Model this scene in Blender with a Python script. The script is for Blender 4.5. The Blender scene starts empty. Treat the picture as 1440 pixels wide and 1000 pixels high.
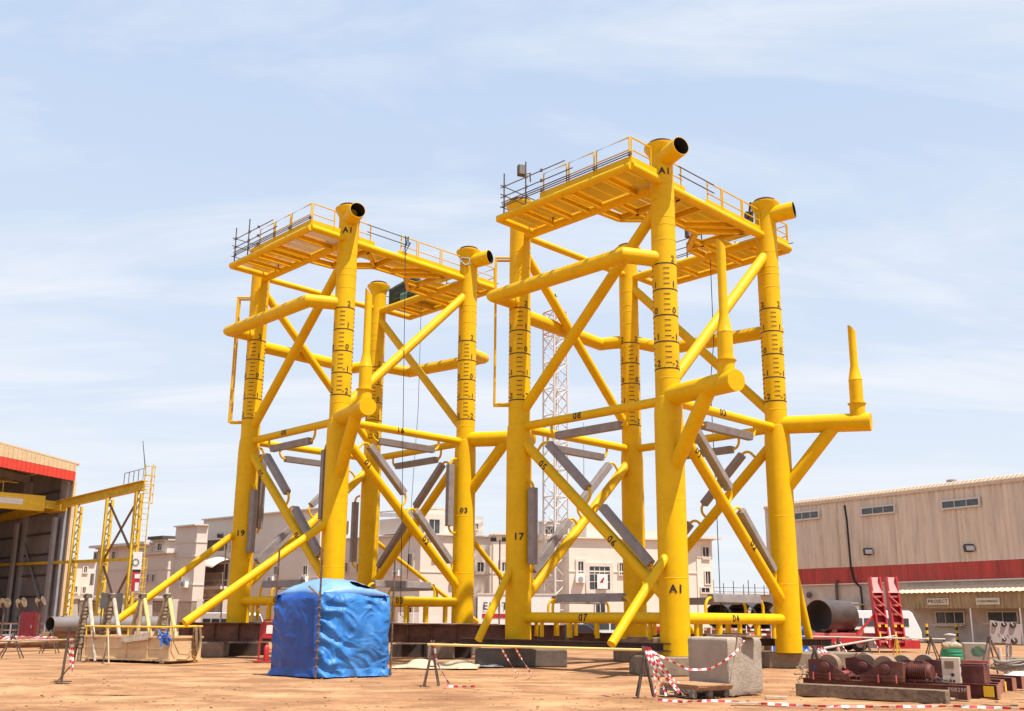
import bpy, math, random
from mathutils import Vector, Matrix, noise
random.seed(7)
R_ = math.radians
C = bpy.context.scene.collection
scene = bpy.context.scene
# ------------------------------------------------------------------ camera
FOC, PIT, ROLL, PV, CH = 1376.34, .2273, -.0071, 51.67, 1.8   # focal (px of 1440), pitch, roll, shift, height
cam = bpy.data.objects.new('camera', bpy.data.cameras.new('camera')); C.objects.link(cam)
cam.data.sensor_width = 36; cam.data.lens = 36*FOC/1440; cam.data.shift_y = PV/1440
cam.data.clip_start = .1; cam.data.clip_end = 3000
cam.matrix_world = Matrix.Translation((0,0,CH)) @ Matrix.Rotation(math.pi/2+PIT,4,'X') @ Matrix.Rotation(-ROLL,4,'Z')
scene.camera = cam
# ------------------------------------------------------------------ sun and sky
SUN_EL, SUN_AZ = R_(66), Vector((.77,-.64)).normalized()
sd = Vector((SUN_AZ.x*math.cos(SUN_EL), SUN_AZ.y*math.cos(SUN_EL), math.sin(SUN_EL)))
sun = bpy.data.objects.new('sun', bpy.data.lights.new('sun','SUN')); C.objects.link(sun)
sun.data.energy = 5.0; sun.data.angle = R_(.6); sun.data.color = (1,.95,.86)
sun.rotation_euler = sd.to_track_quat('Z','Y').to_euler(); sun.location = (0,0,60)
world = bpy.data.worlds.new('World'); scene.world = world; world.use_nodes = True
nt = world.node_tree; N = nt.nodes; N.clear()
def wn(t, **k):
    n = N.new(t)
    for a,b in k.items(): setattr(n,a,b)
    return n
wo = wn('ShaderNodeOutputWorld'); bg = wn('ShaderNodeBackground'); bg.inputs[1].default_value = .095
sky = wn('ShaderNodeTexSky', sky_type='NISHITA', sun_disc=False)
sky.sun_elevation = SUN_EL; sky.sun_rotation = math.atan2(sd.x, sd.y)
sky.air_density = 1.0; sky.dust_density = 1.5; sky.ozone_density = 1.0; sky.altitude = 0
tc = wn('ShaderNodeTexCoord'); sep = wn('ShaderNodeSeparateXYZ'); nt.links.new(tc.outputs['Generated'], sep.inputs[0])
# thin cirrus: streaky noise on the sky plane (direction divided by its height)
hz = wn('ShaderNodeMath', operation='ADD'); hz.inputs[1].default_value = .12; nt.links.new(sep.outputs[2], hz.inputs[0])
dx = wn('ShaderNodeMath', operation='DIVIDE'); dy = wn('ShaderNodeMath', operation='DIVIDE')
nt.links.new(sep.outputs[0], dx.inputs[0]); nt.links.new(hz.outputs[0], dx.inputs[1])
nt.links.new(sep.outputs[1], dy.inputs[0]); nt.links.new(hz.outputs[0], dy.inputs[1])
cb = wn('ShaderNodeCombineXYZ'); nt.links.new(dx.outputs[0], cb.inputs[0]); nt.links.new(dy.outputs[0], cb.inputs[1])
mp = wn('ShaderNodeMapping'); mp.inputs['Rotation'].default_value = (0,0,R_(-24)); mp.inputs['Scale'].default_value = (.5,1.5,1); mp.inputs['Location'].default_value = (3.1,.4,0)
nt.links.new(cb.outputs[0], mp.inputs[0])
ns = wn('ShaderNodeTexNoise'); ns.inputs['Scale'].default_value = 1.5; ns.inputs['Detail'].default_value = 9; ns.inputs['Roughness'].default_value = .6; ns.inputs['Distortion'].default_value = .9
nt.links.new(mp.outputs[0], ns.inputs['Vector'])
rp = wn('ShaderNodeValToRGB'); rp.color_ramp.elements[0].position = .42; rp.color_ramp.elements[1].position = .70
rp.color_ramp.elements[0].color = (.0,.0,.0,1); rp.color_ramp.elements[1].color = (.68,.68,.68,1)
nt.links.new(ns.outputs[0], rp.inputs[0])
# veil of haze: everywhere a little, most near the horizon
el = wn('ShaderNodeMapRange'); el.inputs[1].default_value = 0; el.inputs[2].default_value = .75
nt.links.new(sep.outputs[2], el.inputs[0])
hr = wn('ShaderNodeValToRGB'); hr.color_ramp.elements[0].color = (6.2,6.5,6.85,1); hr.color_ramp.elements[1].color = (3.2,4.35,6.2,1)
e_ = hr.color_ramp.elements.new(.35); e_.color = (4.9,5.6,6.7,1)
nt.links.new(el.outputs[0], hr.inputs[0])
m0 = wn('ShaderNodeMix', data_type='RGBA'); m0.inputs[0].default_value = .92
nt.links.new(sky.outputs[0], m0.inputs[6]); nt.links.new(hr.outputs[0], m0.inputs[7])
mixc = wn('ShaderNodeMix', data_type='RGBA'); mixc.inputs[7].default_value = (6.4,6.55,6.85,1)
nt.links.new(rp.outputs[0], mixc.inputs[0]); nt.links.new(m0.outputs[2], mixc.inputs[6])
nt.links.new(mixc.outputs[2], bg.inputs[0]); nt.links.new(bg.outputs[0], wo.inputs[0])
scene.view_settings.view_transform = 'Standard'; scene.view_settings.look = 'None'
scene.view_settings.exposure = .62; scene.view_settings.gamma = 1
scene.cycles.max_bounces = 6
# ------------------------------------------------------------------ photo ray helpers (a pixel becomes a point of the place at a known distance or height)
def ray(px, py):
    a, b = px-720, -(py-PV-500); cr, sr = math.cos(ROLL), math.sin(ROLL)
    X, Y = a*cr+b*sr, -a*sr+b*cr; c, s = math.cos(PIT), math.sin(PIT); u = Y/FOC
    return Vector((X/FOC, c-u*s, s+u*c))
def at(px, py, y):      # point at distance y in front of the camera
    r = ray(px,py); r = r*(y/r.y); return Vector((r.x, r.y, r.z+CH))
def gp(px, py, z=0.):   # point at height z
    r = ray(px,py); r = r*((z-CH)/r.z); return Vector((r.x, r.y, z))
# ------------------------------------------------------------------ materials
MATS = {}
def mat(name, col, rough=.6, metal=0., var=.12, scale=3., bump=0., bscale=None, col2=None, dirt=0., dirtcol=(.2,.13,.08), stretch=(1,1,1), spec=.5, coat=0., dscale=1.3, trans=0., emit=None):
    if name in MATS: return MATS[name]
    m = bpy.data.materials.new(name); m.use_nodes = True; t = m.node_tree; b = t.nodes['Principled BSDF']
    b.inputs['Roughness'].default_value = rough; b.inputs['Metallic'].default_value = metal
    b.inputs['Specular IOR Level'].default_value = spec; b.inputs['Coat Weight'].default_value = coat
    if trans: b.inputs['Transmission Weight'].default_value = trans
    tcx = t.nodes.new('ShaderNodeTexCoord'); mp = t.nodes.new('ShaderNodeMapping'); mp.inputs['Scale'].default_value = stretch
    t.links.new(tcx.outputs['Object'], mp.inputs[0])
    n = t.nodes.new('ShaderNodeTexNoise'); n.inputs['Scale'].default_value = scale; n.inputs['Detail'].default_value = 6; n.inputs['Roughness'].default_value = .6
    t.links.new(mp.outputs[0], n.inputs['Vector'])
    r = t.nodes.new('ShaderNodeValToRGB'); c2 = col2 or tuple(c*(1-var*2) for c in col); c1 = tuple(min(1,c*(1+var*.6)) for c in col)
    r.color_ramp.elements[0].position = .3; r.color_ramp.elements[1].position = .72
    r.color_ramp.elements[0].color = (*c2,1); r.color_ramp.elements[1].color = (*c1,1)
    t.links.new(n.outputs[0], r.inputs[0]); out = r.outputs[0]
    if dirt:
        n2 = t.nodes.new('ShaderNodeTexNoise'); n2.inputs['Scale'].default_value = dscale; n2.inputs['Detail'].default_value = 9; n2.inputs['Roughness'].default_value = .72
        t.links.new(mp.outputs[0], n2.inputs['Vector'])
        r2 = t.nodes.new('ShaderNodeValToRGB'); r2.color_ramp.elements[0].position = .5; r2.color_ramp.elements[1].position = .72
        r2.color_ramp.elements[1].color = (dirt,dirt,dirt,1); t.links.new(n2.outputs[0], r2.inputs[0])
        mxx = t.nodes.new('ShaderNodeMix'); mxx.data_type = 'RGBA'; mxx.inputs[7].default_value = (*dirtcol,1)
        t.links.new(r2.outputs[0], mxx.inputs[0]); t.links.new(out, mxx.inputs[6]); out = mxx.outputs[2]
    t.links.new(out, b.inputs['Base Color'])
    if bump:
        n3 = t.nodes.new('ShaderNodeTexNoise'); n3.inputs['Scale'].default_value = bscale or scale*4; n3.inputs['Detail'].default_value = 5
        t.links.new(mp.outputs[0], n3.inputs['Vector'])
        bp = t.nodes.new('ShaderNodeBump'); bp.inputs['Strength'].default_value = bump; bp.inputs['Distance'].default_value = .03
        t.links.new(n3.outputs[0], bp.inputs['Height']); t.links.new(bp.outputs[0], b.inputs['Normal'])
    if emit:
        b.inputs['Emission Color'].default_value = (*emit,1); b.inputs['Emission Strength'].default_value = 1
    MATS[name] = m; return m
YEL = mat('yellow_paint', (.735,.43,.0), .5, var=.06, scale=1.2, dirt=.34, dirtcol=(.48,.20,.015), dscale=3.5, bump=.04, bscale=6, spec=.2)
YPIPE = mat('yellow_pipe_paint', (.86,.50,.02), .45, var=.1, scale=4, dirt=.4, dirtcol=(.35,.2,.08))
YCRANE = mat('weathered_crane_yellow', (.72,.46,.03), .6, var=.15, scale=2, dirt=.5, dirtcol=(.24,.12,.05))
BLACK = mat('black_marking_paint', (.015,.013,.012), .6, var=.1)
HOLE = mat('pipe_bore_steel', (.03,.02,.018), .8, var=.2)
RUSTTOP = mat('primer_red_cap', (.12,.035,.025), .7, var=.2)
ZINC = mat('anode_zinc', (.25,.215,.205), .55, metal=.15, var=.14, scale=2.5, dirt=.35, dirtcol=(.35,.27,.235), bump=.25)
SCAF = mat('scaffold_tube_steel', (.16,.11,.09), .55, metal=.4, var=.3, scale=5)
STEELBR = mat('brown_rusty_beam', (.15,.065,.042), .75, var=.3, scale=2.2, dirt=.55, dirtcol=(.25,.11,.06), bump=.05)
STEELDK = mat('dark_rusty_beam', (.075,.042,.033), .75, var=.3, scale=2.5, dirt=.3, dirtcol=(.13,.055,.03))
CONC = mat('weathered_concrete', (.34,.29,.24), .9, var=.2, scale=2.2, dirt=.7, dirtcol=(.17,.13,.10), bump=.5, bscale=14)
CONCD = mat('grey_concrete_footing', (.27,.20,.14), .9, var=.2, scale=2.2, dirt=.6, dirtcol=(.12,.09,.07), bump=.4, bscale=12)
WOOD = mat('weathered_timber', (.34,.2,.1), .8, var=.25, scale=3, stretch=(1,6,6), dirt=.5, dirtcol=(.12,.07,.04), bump=.2)
WOODP = mat('plywood_sheet', (.42,.23,.11), .75, var=.2, scale=4, stretch=(1,5,1))
POLE = mat('pale_scaffold_pole', (.5,.36,.2), .6, var=.2, scale=5, dirt=.4)
TAPE = None
WHITE = mat('white_paint', (.78,.76,.74), .45, var=.05)
GLASS = mat('dark_window_glass', (.05,.06,.07), .12, var=.3, scale=1.5, spec=.8)
REDP = mat('red_paint', (.5,.02,.025), .45, var=.15, scale=3, dirt=.3, dirtcol=(.25,.06,.04))
REDF = mat('faded_red_steel', (.52,.09,.08), .6, var=.15, scale=3, dirt=.4, dirtcol=(.6,.3,.26))
MAROON = mat('maroon_primer_steel', (.13,.03,.022), .6, var=.2, scale=3.5, dirt=.5, dirtcol=(.3,.15,.09), bump=.05)
BLUE = mat('blue_tarpaulin', (.02,.13,.55), .38, var=.15, scale=1.1, dirt=.35, dirtcol=(.16,.3,.55), bump=.35, bscale=3.2, spec=.6, stretch=(1,1,.45))
TAN = mat('tan_painted_steel', (.66,.45,.25), .6, var=.1, scale=2, dirt=.4, dirtcol=(.45,.28,.15))
DARK = mat('black_rubber', (.02,.02,.02), .8, var=.2)
PIPEST = mat('bare_pipe_steel', (.12,.088,.078), .42, metal=.5, var=.2, scale=1.4, dirt=.4, dirtcol=(.12,.07,.05))
GREYST = mat('grey_shed_steel', (.32,.31,.33), .6, var=.12, scale=1.0, dirt=.3, dirtcol=(.2,.16,.14))
ROPE = mat('hemp_rope', (.34,.22,.12), .9, var=.3, scale=14)
GREEN = mat('green_plastic', (.02,.26,.13), .5, var=.15)
# ------------------------------------------------------------------ mesh builder
XF = {}
class MB:
    def __init__(s): s.v=[]; s.f=[]; s.m=[]; s.mi=0
    def quad(s, pts):
        n=len(s.v); s.v+=[Vector(p) for p in pts]; s.f.append(tuple(range(n,n+len(pts)))); s.m.append(s.mi); return s
    def box(s, c, d, rz=0, M=None):
        c=Vector(c); h=[x/2 for x in d]; rot=Matrix.Rotation(rz,3,'Z') if M is None else M
        n=len(s.v)
        for i in range(8):
            p=Vector((h[0]*(1 if i&1 else -1),h[1]*(1 if i&2 else -1),h[2]*(1 if i&4 else -1))); s.v.append(c+rot@p)
        for q in ((0,2,3,1),(4,5,7,6),(0,1,5,4),(2,6,7,3),(0,4,6,2),(1,3,7,5)): s.f.append(tuple(n+k for k in q)); s.m.append(s.mi)
        return s
    def bar(s, p, q, w, h, up=(0,0,1)):     # rectangular bar from p to q
        p,q=Vector(p),Vector(q); a=(q-p); L=a.length; a.normalize(); up=Vector(up)
        if abs(a.dot(up))>.98: up=Vector((1,0,0))
        sx=a.cross(up).normalized(); sz=sx.cross(a)
        M=Matrix((a,sx,sz)).transposed(); return s.box((p+q)/2,(L,w,h),M=M)
    def ibeam(s, p, q, h, w, t=.03, up=(0,0,1)):
        p,q=Vector(p),Vector(q); a=(q-p).normalized(); up=Vector(up); sx=a.cross(up).normalized(); u=sx.cross(a)
        s.bar(p+u*(h/2-t/2),q+u*(h/2-t/2),w,t,u); s.bar(p-u*(h/2-t/2),q-u*(h/2-t/2),w,t,u); s.bar(p,q,t*.8,h-2*t-.002,u)
        return s
    def rings(s, R, closed=False, caps=True):
        n0=len(s.v); k=len(R[0])
        for r in R: s.v+=r
        m=len(R)
        for i in range(m-1+(1 if closed else 0)):
            a=n0+i*k; b=n0+((i+1)%m)*k
            for j in range(k):
                s.f.append((a+j,a+(j+1)%k,b+(j+1)%k,b+j)); s.m.append(s.mi)
        if caps and not closed:
            s.f.append(tuple(n0+j for j in reversed(range(k)))); s.m.append(s.mi)
            e=n0+(m-1)*k; s.f.append(tuple(e+j for j in range(k))); s.m.append(s.mi)
        return s
    def tube(s, pts, r, seg=12, caps=True):   # r number or list
        pts=[Vector(p) for p in pts]; rr=r if isinstance(r,(list,tuple)) else [r]*len(pts)
        d0=(pts[1]-pts[0]).normalized(); ref=Vector((0,0,1)) if abs(d0.z)<.95 else Vector((1,0,0))
        x=d0.cross(ref).normalized(); R=[]
        for i,p in enumerate(pts):
            if i==0: d=d0; k=1
            elif i==len(pts)-1: d=(pts[-1]-pts[-2]).normalized(); k=1
            else:
                da=(p-pts[i-1]).normalized(); db=(pts[i+1]-p).normalized(); d=(da+db)
                d=da if d.length<1e-6 else d.normalized(); k=1/max(.5,d.dot(da))
            x=(x-d*x.dot(d)).normalized(); y=d.cross(x)
            # mitre stretch in bend plane
            if 0<i<len(pts)-1:
                bn=(pts[i+1]-p).normalized()-(p-pts[i-1]).normalized(); bn=bn-d*bn.dot(d)
                if bn.length>1e-5 and k>1.001:
                    bn.normalize(); ring=[]
                    for j in range(seg):
                        a=2*math.pi*j/seg; o=(x*math.cos(a)+y*math.sin(a))*rr[i]; ring.append(p+o+bn*(o.dot(bn))*(k-1))
                    R.append(ring); continue
            R.append([p+(x*math.cos(2*math.pi*j/seg)+y*math.sin(2*math.pi*j/seg))*rr[i] for j in range(seg)])
        return s.rings(R,caps=caps)
    def pipe(s, p, q, ro, ri, seg=32):       # open pipe with wall
        p,q=Vector(p),Vector(q); d=(q-p).normalized(); ref=Vector((0,0,1)) if abs(d.z)<.95 else Vector((1,0,0)); x=d.cross(ref).normalized(); y=d.cross(x)
        def ring(c,r): return [c+(x*math.cos(2*math.pi*j/seg)+y*math.sin(2*math.pi*j/seg))*r for j in range(seg)]
        return s.rings([ring(p,ro),ring(q,ro),ring(q,ri),ring(p,ri)],closed=True)
    def lathe(s, c, prof, seg=32, ax=None):  # prof: (r,z)
        c=Vector(c); M=Matrix.Identity(3) if ax is None else Vector(ax).to_track_quat('Z','Y').to_matrix()
        R=[[c+M@Vector((r*math.cos(2*math.pi*j/seg),r*math.sin(2*math.pi*j/seg),z)) for j in range(seg)] for r,z in prof]
        return s.rings(R)
    def prism(s, poly, vec):                 # polygon extruded by vec
        vec=Vector(vec); n=len(s.v); k=len(poly); s.v+=[Vector(p) for p in poly]+[Vector(p)+vec for p in poly]
        s.f.append(tuple(reversed(range(n,n+k)))); s.m.append(s.mi); s.f.append(tuple(range(n+k,n+2*k))); s.m.append(s.mi)
        for j in range(k): s.f.append((n+j,n+(j+1)%k,n+k+(j+1)%k,n+k+j)); s.m.append(s.mi)
        return s
    def grid(s, fn, nu, nv, thick=0):
        n=len(s.v)
        for i in range(nu+1):
            for j in range(nv+1): s.v.append(Vector(fn(i/nu,j/nv)))
        for i in range(nu):
            for j in range(nv):
                a=n+i*(nv+1)+j; s.f.append((a,a+nv+1,a+nv+2,a+1)); s.m.append(s.mi)
        return s
    def build(s, name, mats, parent=None, world=False, smooth=35, origin=None, bevel=0, solid=0):
        me=bpy.data.meshes.new(name); V=s.v
        if parent is not None and world:
            inv=XF[parent.name].inverted(); V=[inv@v for v in V]
        loc=Vector((0,0,0))
        if parent is None or origin is not None:
            if origin is None:
                xs=[v.x for v in V]; ys=[v.y for v in V]; zs=[v.z for v in V]
                origin=((min(xs)+max(xs))/2,(min(ys)+max(ys))/2,min(zs))
            loc=Vector(origin); V=[v-loc for v in V]
        me.from_pydata([tuple(v) for v in V],[],s.f)
        for m in (mats if isinstance(mats,(list,tuple)) else [mats]): me.materials.append(m)
        me.polygons.foreach_set('material_index', s.m)
        me.validate(); me.update()
        if smooth:
            me.shade_smooth(); me.set_sharp_from_angle(angle=R_(smooth))
        o=bpy.data.objects.new(name,me); C.objects.link(o); o.location=loc
        if parent is not None:
            o.parent=parent; XF[o.name]=XF[parent.name]@Matrix.Translation(loc)
        else: XF[o.name]=Matrix.Translation(loc)
        if bevel:
            b=o.modifiers.new('b','BEVEL'); b.width=bevel; b.segments=2; b.limit_method='ANGLE'
        if solid:
            b=o.modifiers.new('s','SOLIDIFY'); b.thickness=solid
        return o
def tag(o, label=None, cat=None, group=None, kind=None):
    if label: o['label']=label
    if cat: o['category']=cat
    if group: o['group']=group
    if kind: o['kind']=kind
    return o
def thing(name, label, cat, loc=(0,0,0), rz=0., group=None):
    o=bpy.data.objects.new(name,None); C.objects.link(o); o.location=loc; o.rotation_euler=(0,0,rz); o.empty_display_size=.3
    XF[o.name]=Matrix.Translation(loc)@Matrix.Rotation(rz,4,'Z'); return tag(o,label,cat,group)
def dup(root, loc, rz=None, label=None):
    def cp(o,par):
        c=o.copy(); C.objects.link(c); c.parent=par
        for ch in list(o.children): cp(ch,c)
        return c
    c=cp(root,None); c.location=loc
    if rz is not None: c.rotation_euler=(0,0,rz)
    if label: c['label']=label
    XF[c.name]=Matrix.Translation(loc)@Matrix.Rotation(c.rotation_euler.z,4,'Z')
    return c
# ------------------------------------------------------------------ lettering
def glyphs(txt, size, bold=.0):
    cu=bpy.data.curves.new('t','FONT'); cu.body=txt; cu.size=size; cu.offset=bold*size; cu.space_character=1.18; cu.align_x='CENTER'; cu.align_y='CENTER'; cu.resolution_u=3
    o=bpy.data.objects.new('t',cu); C.objects.link(o); dg=bpy.context.evaluated_depsgraph_get(); e=o.evaluated_get(dg); me=e.to_mesh()
    V=[(v.co.x,v.co.y) for v in me.vertices]; F=[tuple(p.vertices) for p in me.polygons]
    e.to_mesh_clear(); bpy.data.objects.remove(o); bpy.data.curves.remove(cu); return V,F
GL={}
def gl(txt,size,bold=.012):
    k=(txt,size,bold)
    if k not in GL:
        V,F=glyphs(txt,size,bold); T=[]
        for f in F:
            for i in range(1,len(f)-1): T.append((V[f[0]],V[f[i]],V[f[i+1]]))
        lim=.05 if size<.5 else 9; out=[]
        while T:
            a,b,c=T.pop(); E=[(math.dist(a,b),a,b,c),(math.dist(b,c),b,c,a),(math.dist(c,a),c,a,b)]; L,p,q,r=max(E)
            if L>lim: m=((p[0]+q[0])/2,(p[1]+q[1])/2); T+=[(p,m,r),(m,q,r)]
            else: out.append((a,b,c))
        GL[k]=([p for t in out for p in t],[(3*i,3*i+1,3*i+2) for i in range(len(out))])
    return GL[k]
def add_glyph(mb, txt, size, fn, bold=.012):
    V,F=gl(txt,size,bold); n=len(mb.v); mb.v+=[Vector(fn(x,y)) for x,y in V]
    for f in F: mb.f.append(tuple(n+i for i in f)); mb.m.append(mb.mi)
def text_flat(name, txt, size, P, right, up, mt, parent, world=True, off=.012, bold=.012, d=.004):
    right=Vector(right).normalized(); up=Vector(up).normalized(); n=right.cross(up); P=Vector(P)
    mb=MB(); add_glyph(mb,txt,size,lambda x,y:P+right*x+up*y+n*off,bold); return mb.build(name,mt,parent,world=world,smooth=0)
for g in [('A1',.34),('17',.36),('19',.36),('03',.3),('05',.34),('06',.34),('07',.34),('08',.34),('01',.34),('02',.34),('04',.34),('16',.34),('2',.3),('1',.3),('0',.3),('-1',.3),('-2',.3)]:
    gl(*g)
# ------------------------------------------------------------------ ground
def gz(x,y):
    f=max(0,min(1,(70-y)/30)); z=.035*noise.noise(Vector((x*.25,y*.25,0)))+.014*noise.noise(Vector((x*1.3,y*1.3,3)))+.010*noise.noise(Vector((x*3.1,y*3.1,8)))
    w=min(1,max(0,(y-16)/2))*max(0,min(1,(31-y)/3))   # tyre ruts across the front of the yard
    for a,b_,c in ((22.2,.06,1),(24.4,.06,2),(27.4,-.05,3),(29.2,-.05,4),(20.4,.02,5)):
        d_=y-(a+b_*x+.5*math.sin(x*.13+c)); z+=w*(-.035*math.exp(-(d_/.16)**2)+.022*math.exp(-((abs(d_)-.3)/.12)**2))*(1+.5*noise.noise(Vector((x*.6,c,0))))
    return f*z-.03
xs=[-900,-500,-250,-140,-90]+[-60+i*1.0 for i in range(42)]+[-18.5+i*.25 for i in range(149)]+[19+i*1.0 for i in range(42)]+[90,140,250,500,900]
ys=[-80,-30,0,8]+[12,14,16]+[17+i*.1 for i in range(150)]+[32+i*1.2 for i in range(34)]+[75,85,100,130,180,300,600,1400]
g=MB(); n=len(ys); g.v=[Vector((x,y,gz(x,y))) for x in xs for y in ys]
for i in range(len(xs)-1):
    for j in range(n-1): g.f.append((i*n+j,(i+1)*n+j,(i+1)*n+j+1,i*n+j+1)); g.m.append(0)
gm=mat('sandy_ground', (.42,.245,.130), .95, var=.18, scale=.35, bump=.55, bscale=26, col2=(.33,.178,.096), dirt=.55, dirtcol=(.50,.33,.195), stretch=(.45,1,1), spec=.1, dscale=.5)
t=gm.node_tree
# tyre-packed streaks and small dark crumbs
b=t.nodes['Principled BSDF']; src=b.inputs['Base Color'].links[0].from_socket
geo=t.nodes.new('ShaderNodeNewGeometry'); mpp=t.nodes.new('ShaderNodeMapping'); mpp.inputs['Scale'].default_value=(.55,.8,1); mpp.inputs['Rotation'].default_value=(0,0,R_(-8)); t.links.new(geo.outputs['Position'],mpp.inputs[0])
n4=t.nodes.new('ShaderNodeTexNoise'); n4.inputs['Scale'].default_value=.8; n4.inputs['Detail'].default_value=8; n4.inputs['Roughness'].default_value=.7; t.links.new(mpp.outputs[0],n4.inputs['Vector'])
r4=t.nodes.new('ShaderNodeValToRGB'); r4.color_ramp.elements[0].position=.42; r4.color_ramp.elements[1].position=.66; r4.color_ramp.elements[0].color=(.64,.57,.53,1); r4.color_ramp.elements[1].color=(1.17,1.15,1.1,1); t.links.new(n4.outputs[0],r4.inputs[0])
m4=t.nodes.new('ShaderNodeMix'); m4.data_type='RGBA'; m4.blend_type='MULTIPLY'; m4.inputs[0].default_value=1; t.links.new(src,m4.inputs[6]); t.links.new(r4.outputs[0],m4.inputs[7])
n5=t.nodes.new('ShaderNodeTexNoise'); n5.inputs['Scale'].default_value=7; n5.inputs['Detail'].default_value=4; t.links.new(geo.outputs['Position'],n5.inputs['Vector'])
r5=t.nodes.new('ShaderNodeValToRGB'); r5.color_ramp.elements[0].position=.66; r5.color_ramp.elements[1].position=.74; r5.color_ramp.elements[0].color=(0,0,0,1); r5.color_ramp.elements[1].color=(.6,.6,.6,1); t.links.new(n5.outputs[0],r5.inputs[0])
m5=t.nodes.new('ShaderNodeMix'); m5.data_type='RGBA'; m5.inputs[7].default_value=(.22,.115,.06,1); t.links.new(r5.outputs[0],m5.inputs[0]); t.links.new(m4.outputs[2],m5.inputs[6]); t.links.new(m5.outputs[2],b.inputs['Base Color'])
go=g.build('ground',gm,origin=(0,0,0)); tag(go,kind='structure')
# loose stones
pb=MB(); random.seed(3)
for _ in range(2600):
    y=19.5+45*random.random()**1.6; x=(random.random()-.5)*1.25*y; s=random.choice((.006,.009,.014,.022))*random.uniform(.6,1.3)
    pb.box((x,y,gz(x,y)+s*.3),(s*random.uniform(1,2),s*random.uniform(.8,1.5),s),random.random()*3)
tag(pb.build('loose_stones',mat('stone_grey_brown',(.42,.28,.18),.9,var=.4,scale=2),origin=(0,0,0)),kind='stuff')
cb0=MB(); random.seed(17)
for _ in range(260):
    y=19.5+14*random.random()**1.3; x=(random.random()-.5)*1.2*y; s_=random.uniform(.02,.045)
    n0=len(cb0.v); cb0.lathe((x,y,gz(x,y)),[(s_*.6,-.01),(s_,s_*.25),(s_*.7,s_*.6),(s_*.1,s_*.7)],6)
    for v in cb0.v[n0:]: v.x+=random.uniform(-.3,.3)*s_; v.y+=random.uniform(-.3,.3)*s_
tag(cb0.build('clods',gm,origin=(0,0,0)),kind='stuff')
ch=MB()
for _ in range(120):
    y=19.5+22*random.random(); x=(random.random()-.5)*1.2*y; a=random.uniform(0,3.1); l=random.uniform(.04,.16); z=gz(x,y)+.008
    ch.box((x,y,z),(l,random.uniform(.01,.04),.008),a)
tag(ch.build('wood_chips',mat('grey_wood_chip',(.30,.22,.16),.9,var=.4,scale=2),origin=(0,0,0)),kind='stuff')
# low heaps and ruts of dug sand
hp=MB(); 
for cx,cy,rx,ry,h in ((-11.2,25.5,2.4,.8,.07),(-9.5,24.8,1.8,.5,.05),(11.5,25.6,2.6,.7,.08),(14.5,24.4,1.8,.6,.08)):
    hp.grid(lambda u,v:(cx+(u-.5)*2*rx,cy+(v-.5)*2*ry,-.03+(h+.03)*max(0,1-((u-.5)**2+(v-.5)**2)*4)*(1+.8*noise.noise(Vector((u*9,v*9,cx))))),36,16)
tag(hp.build('sand_heaps',gm,origin=(0,0,0)),kind='stuff')

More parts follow.
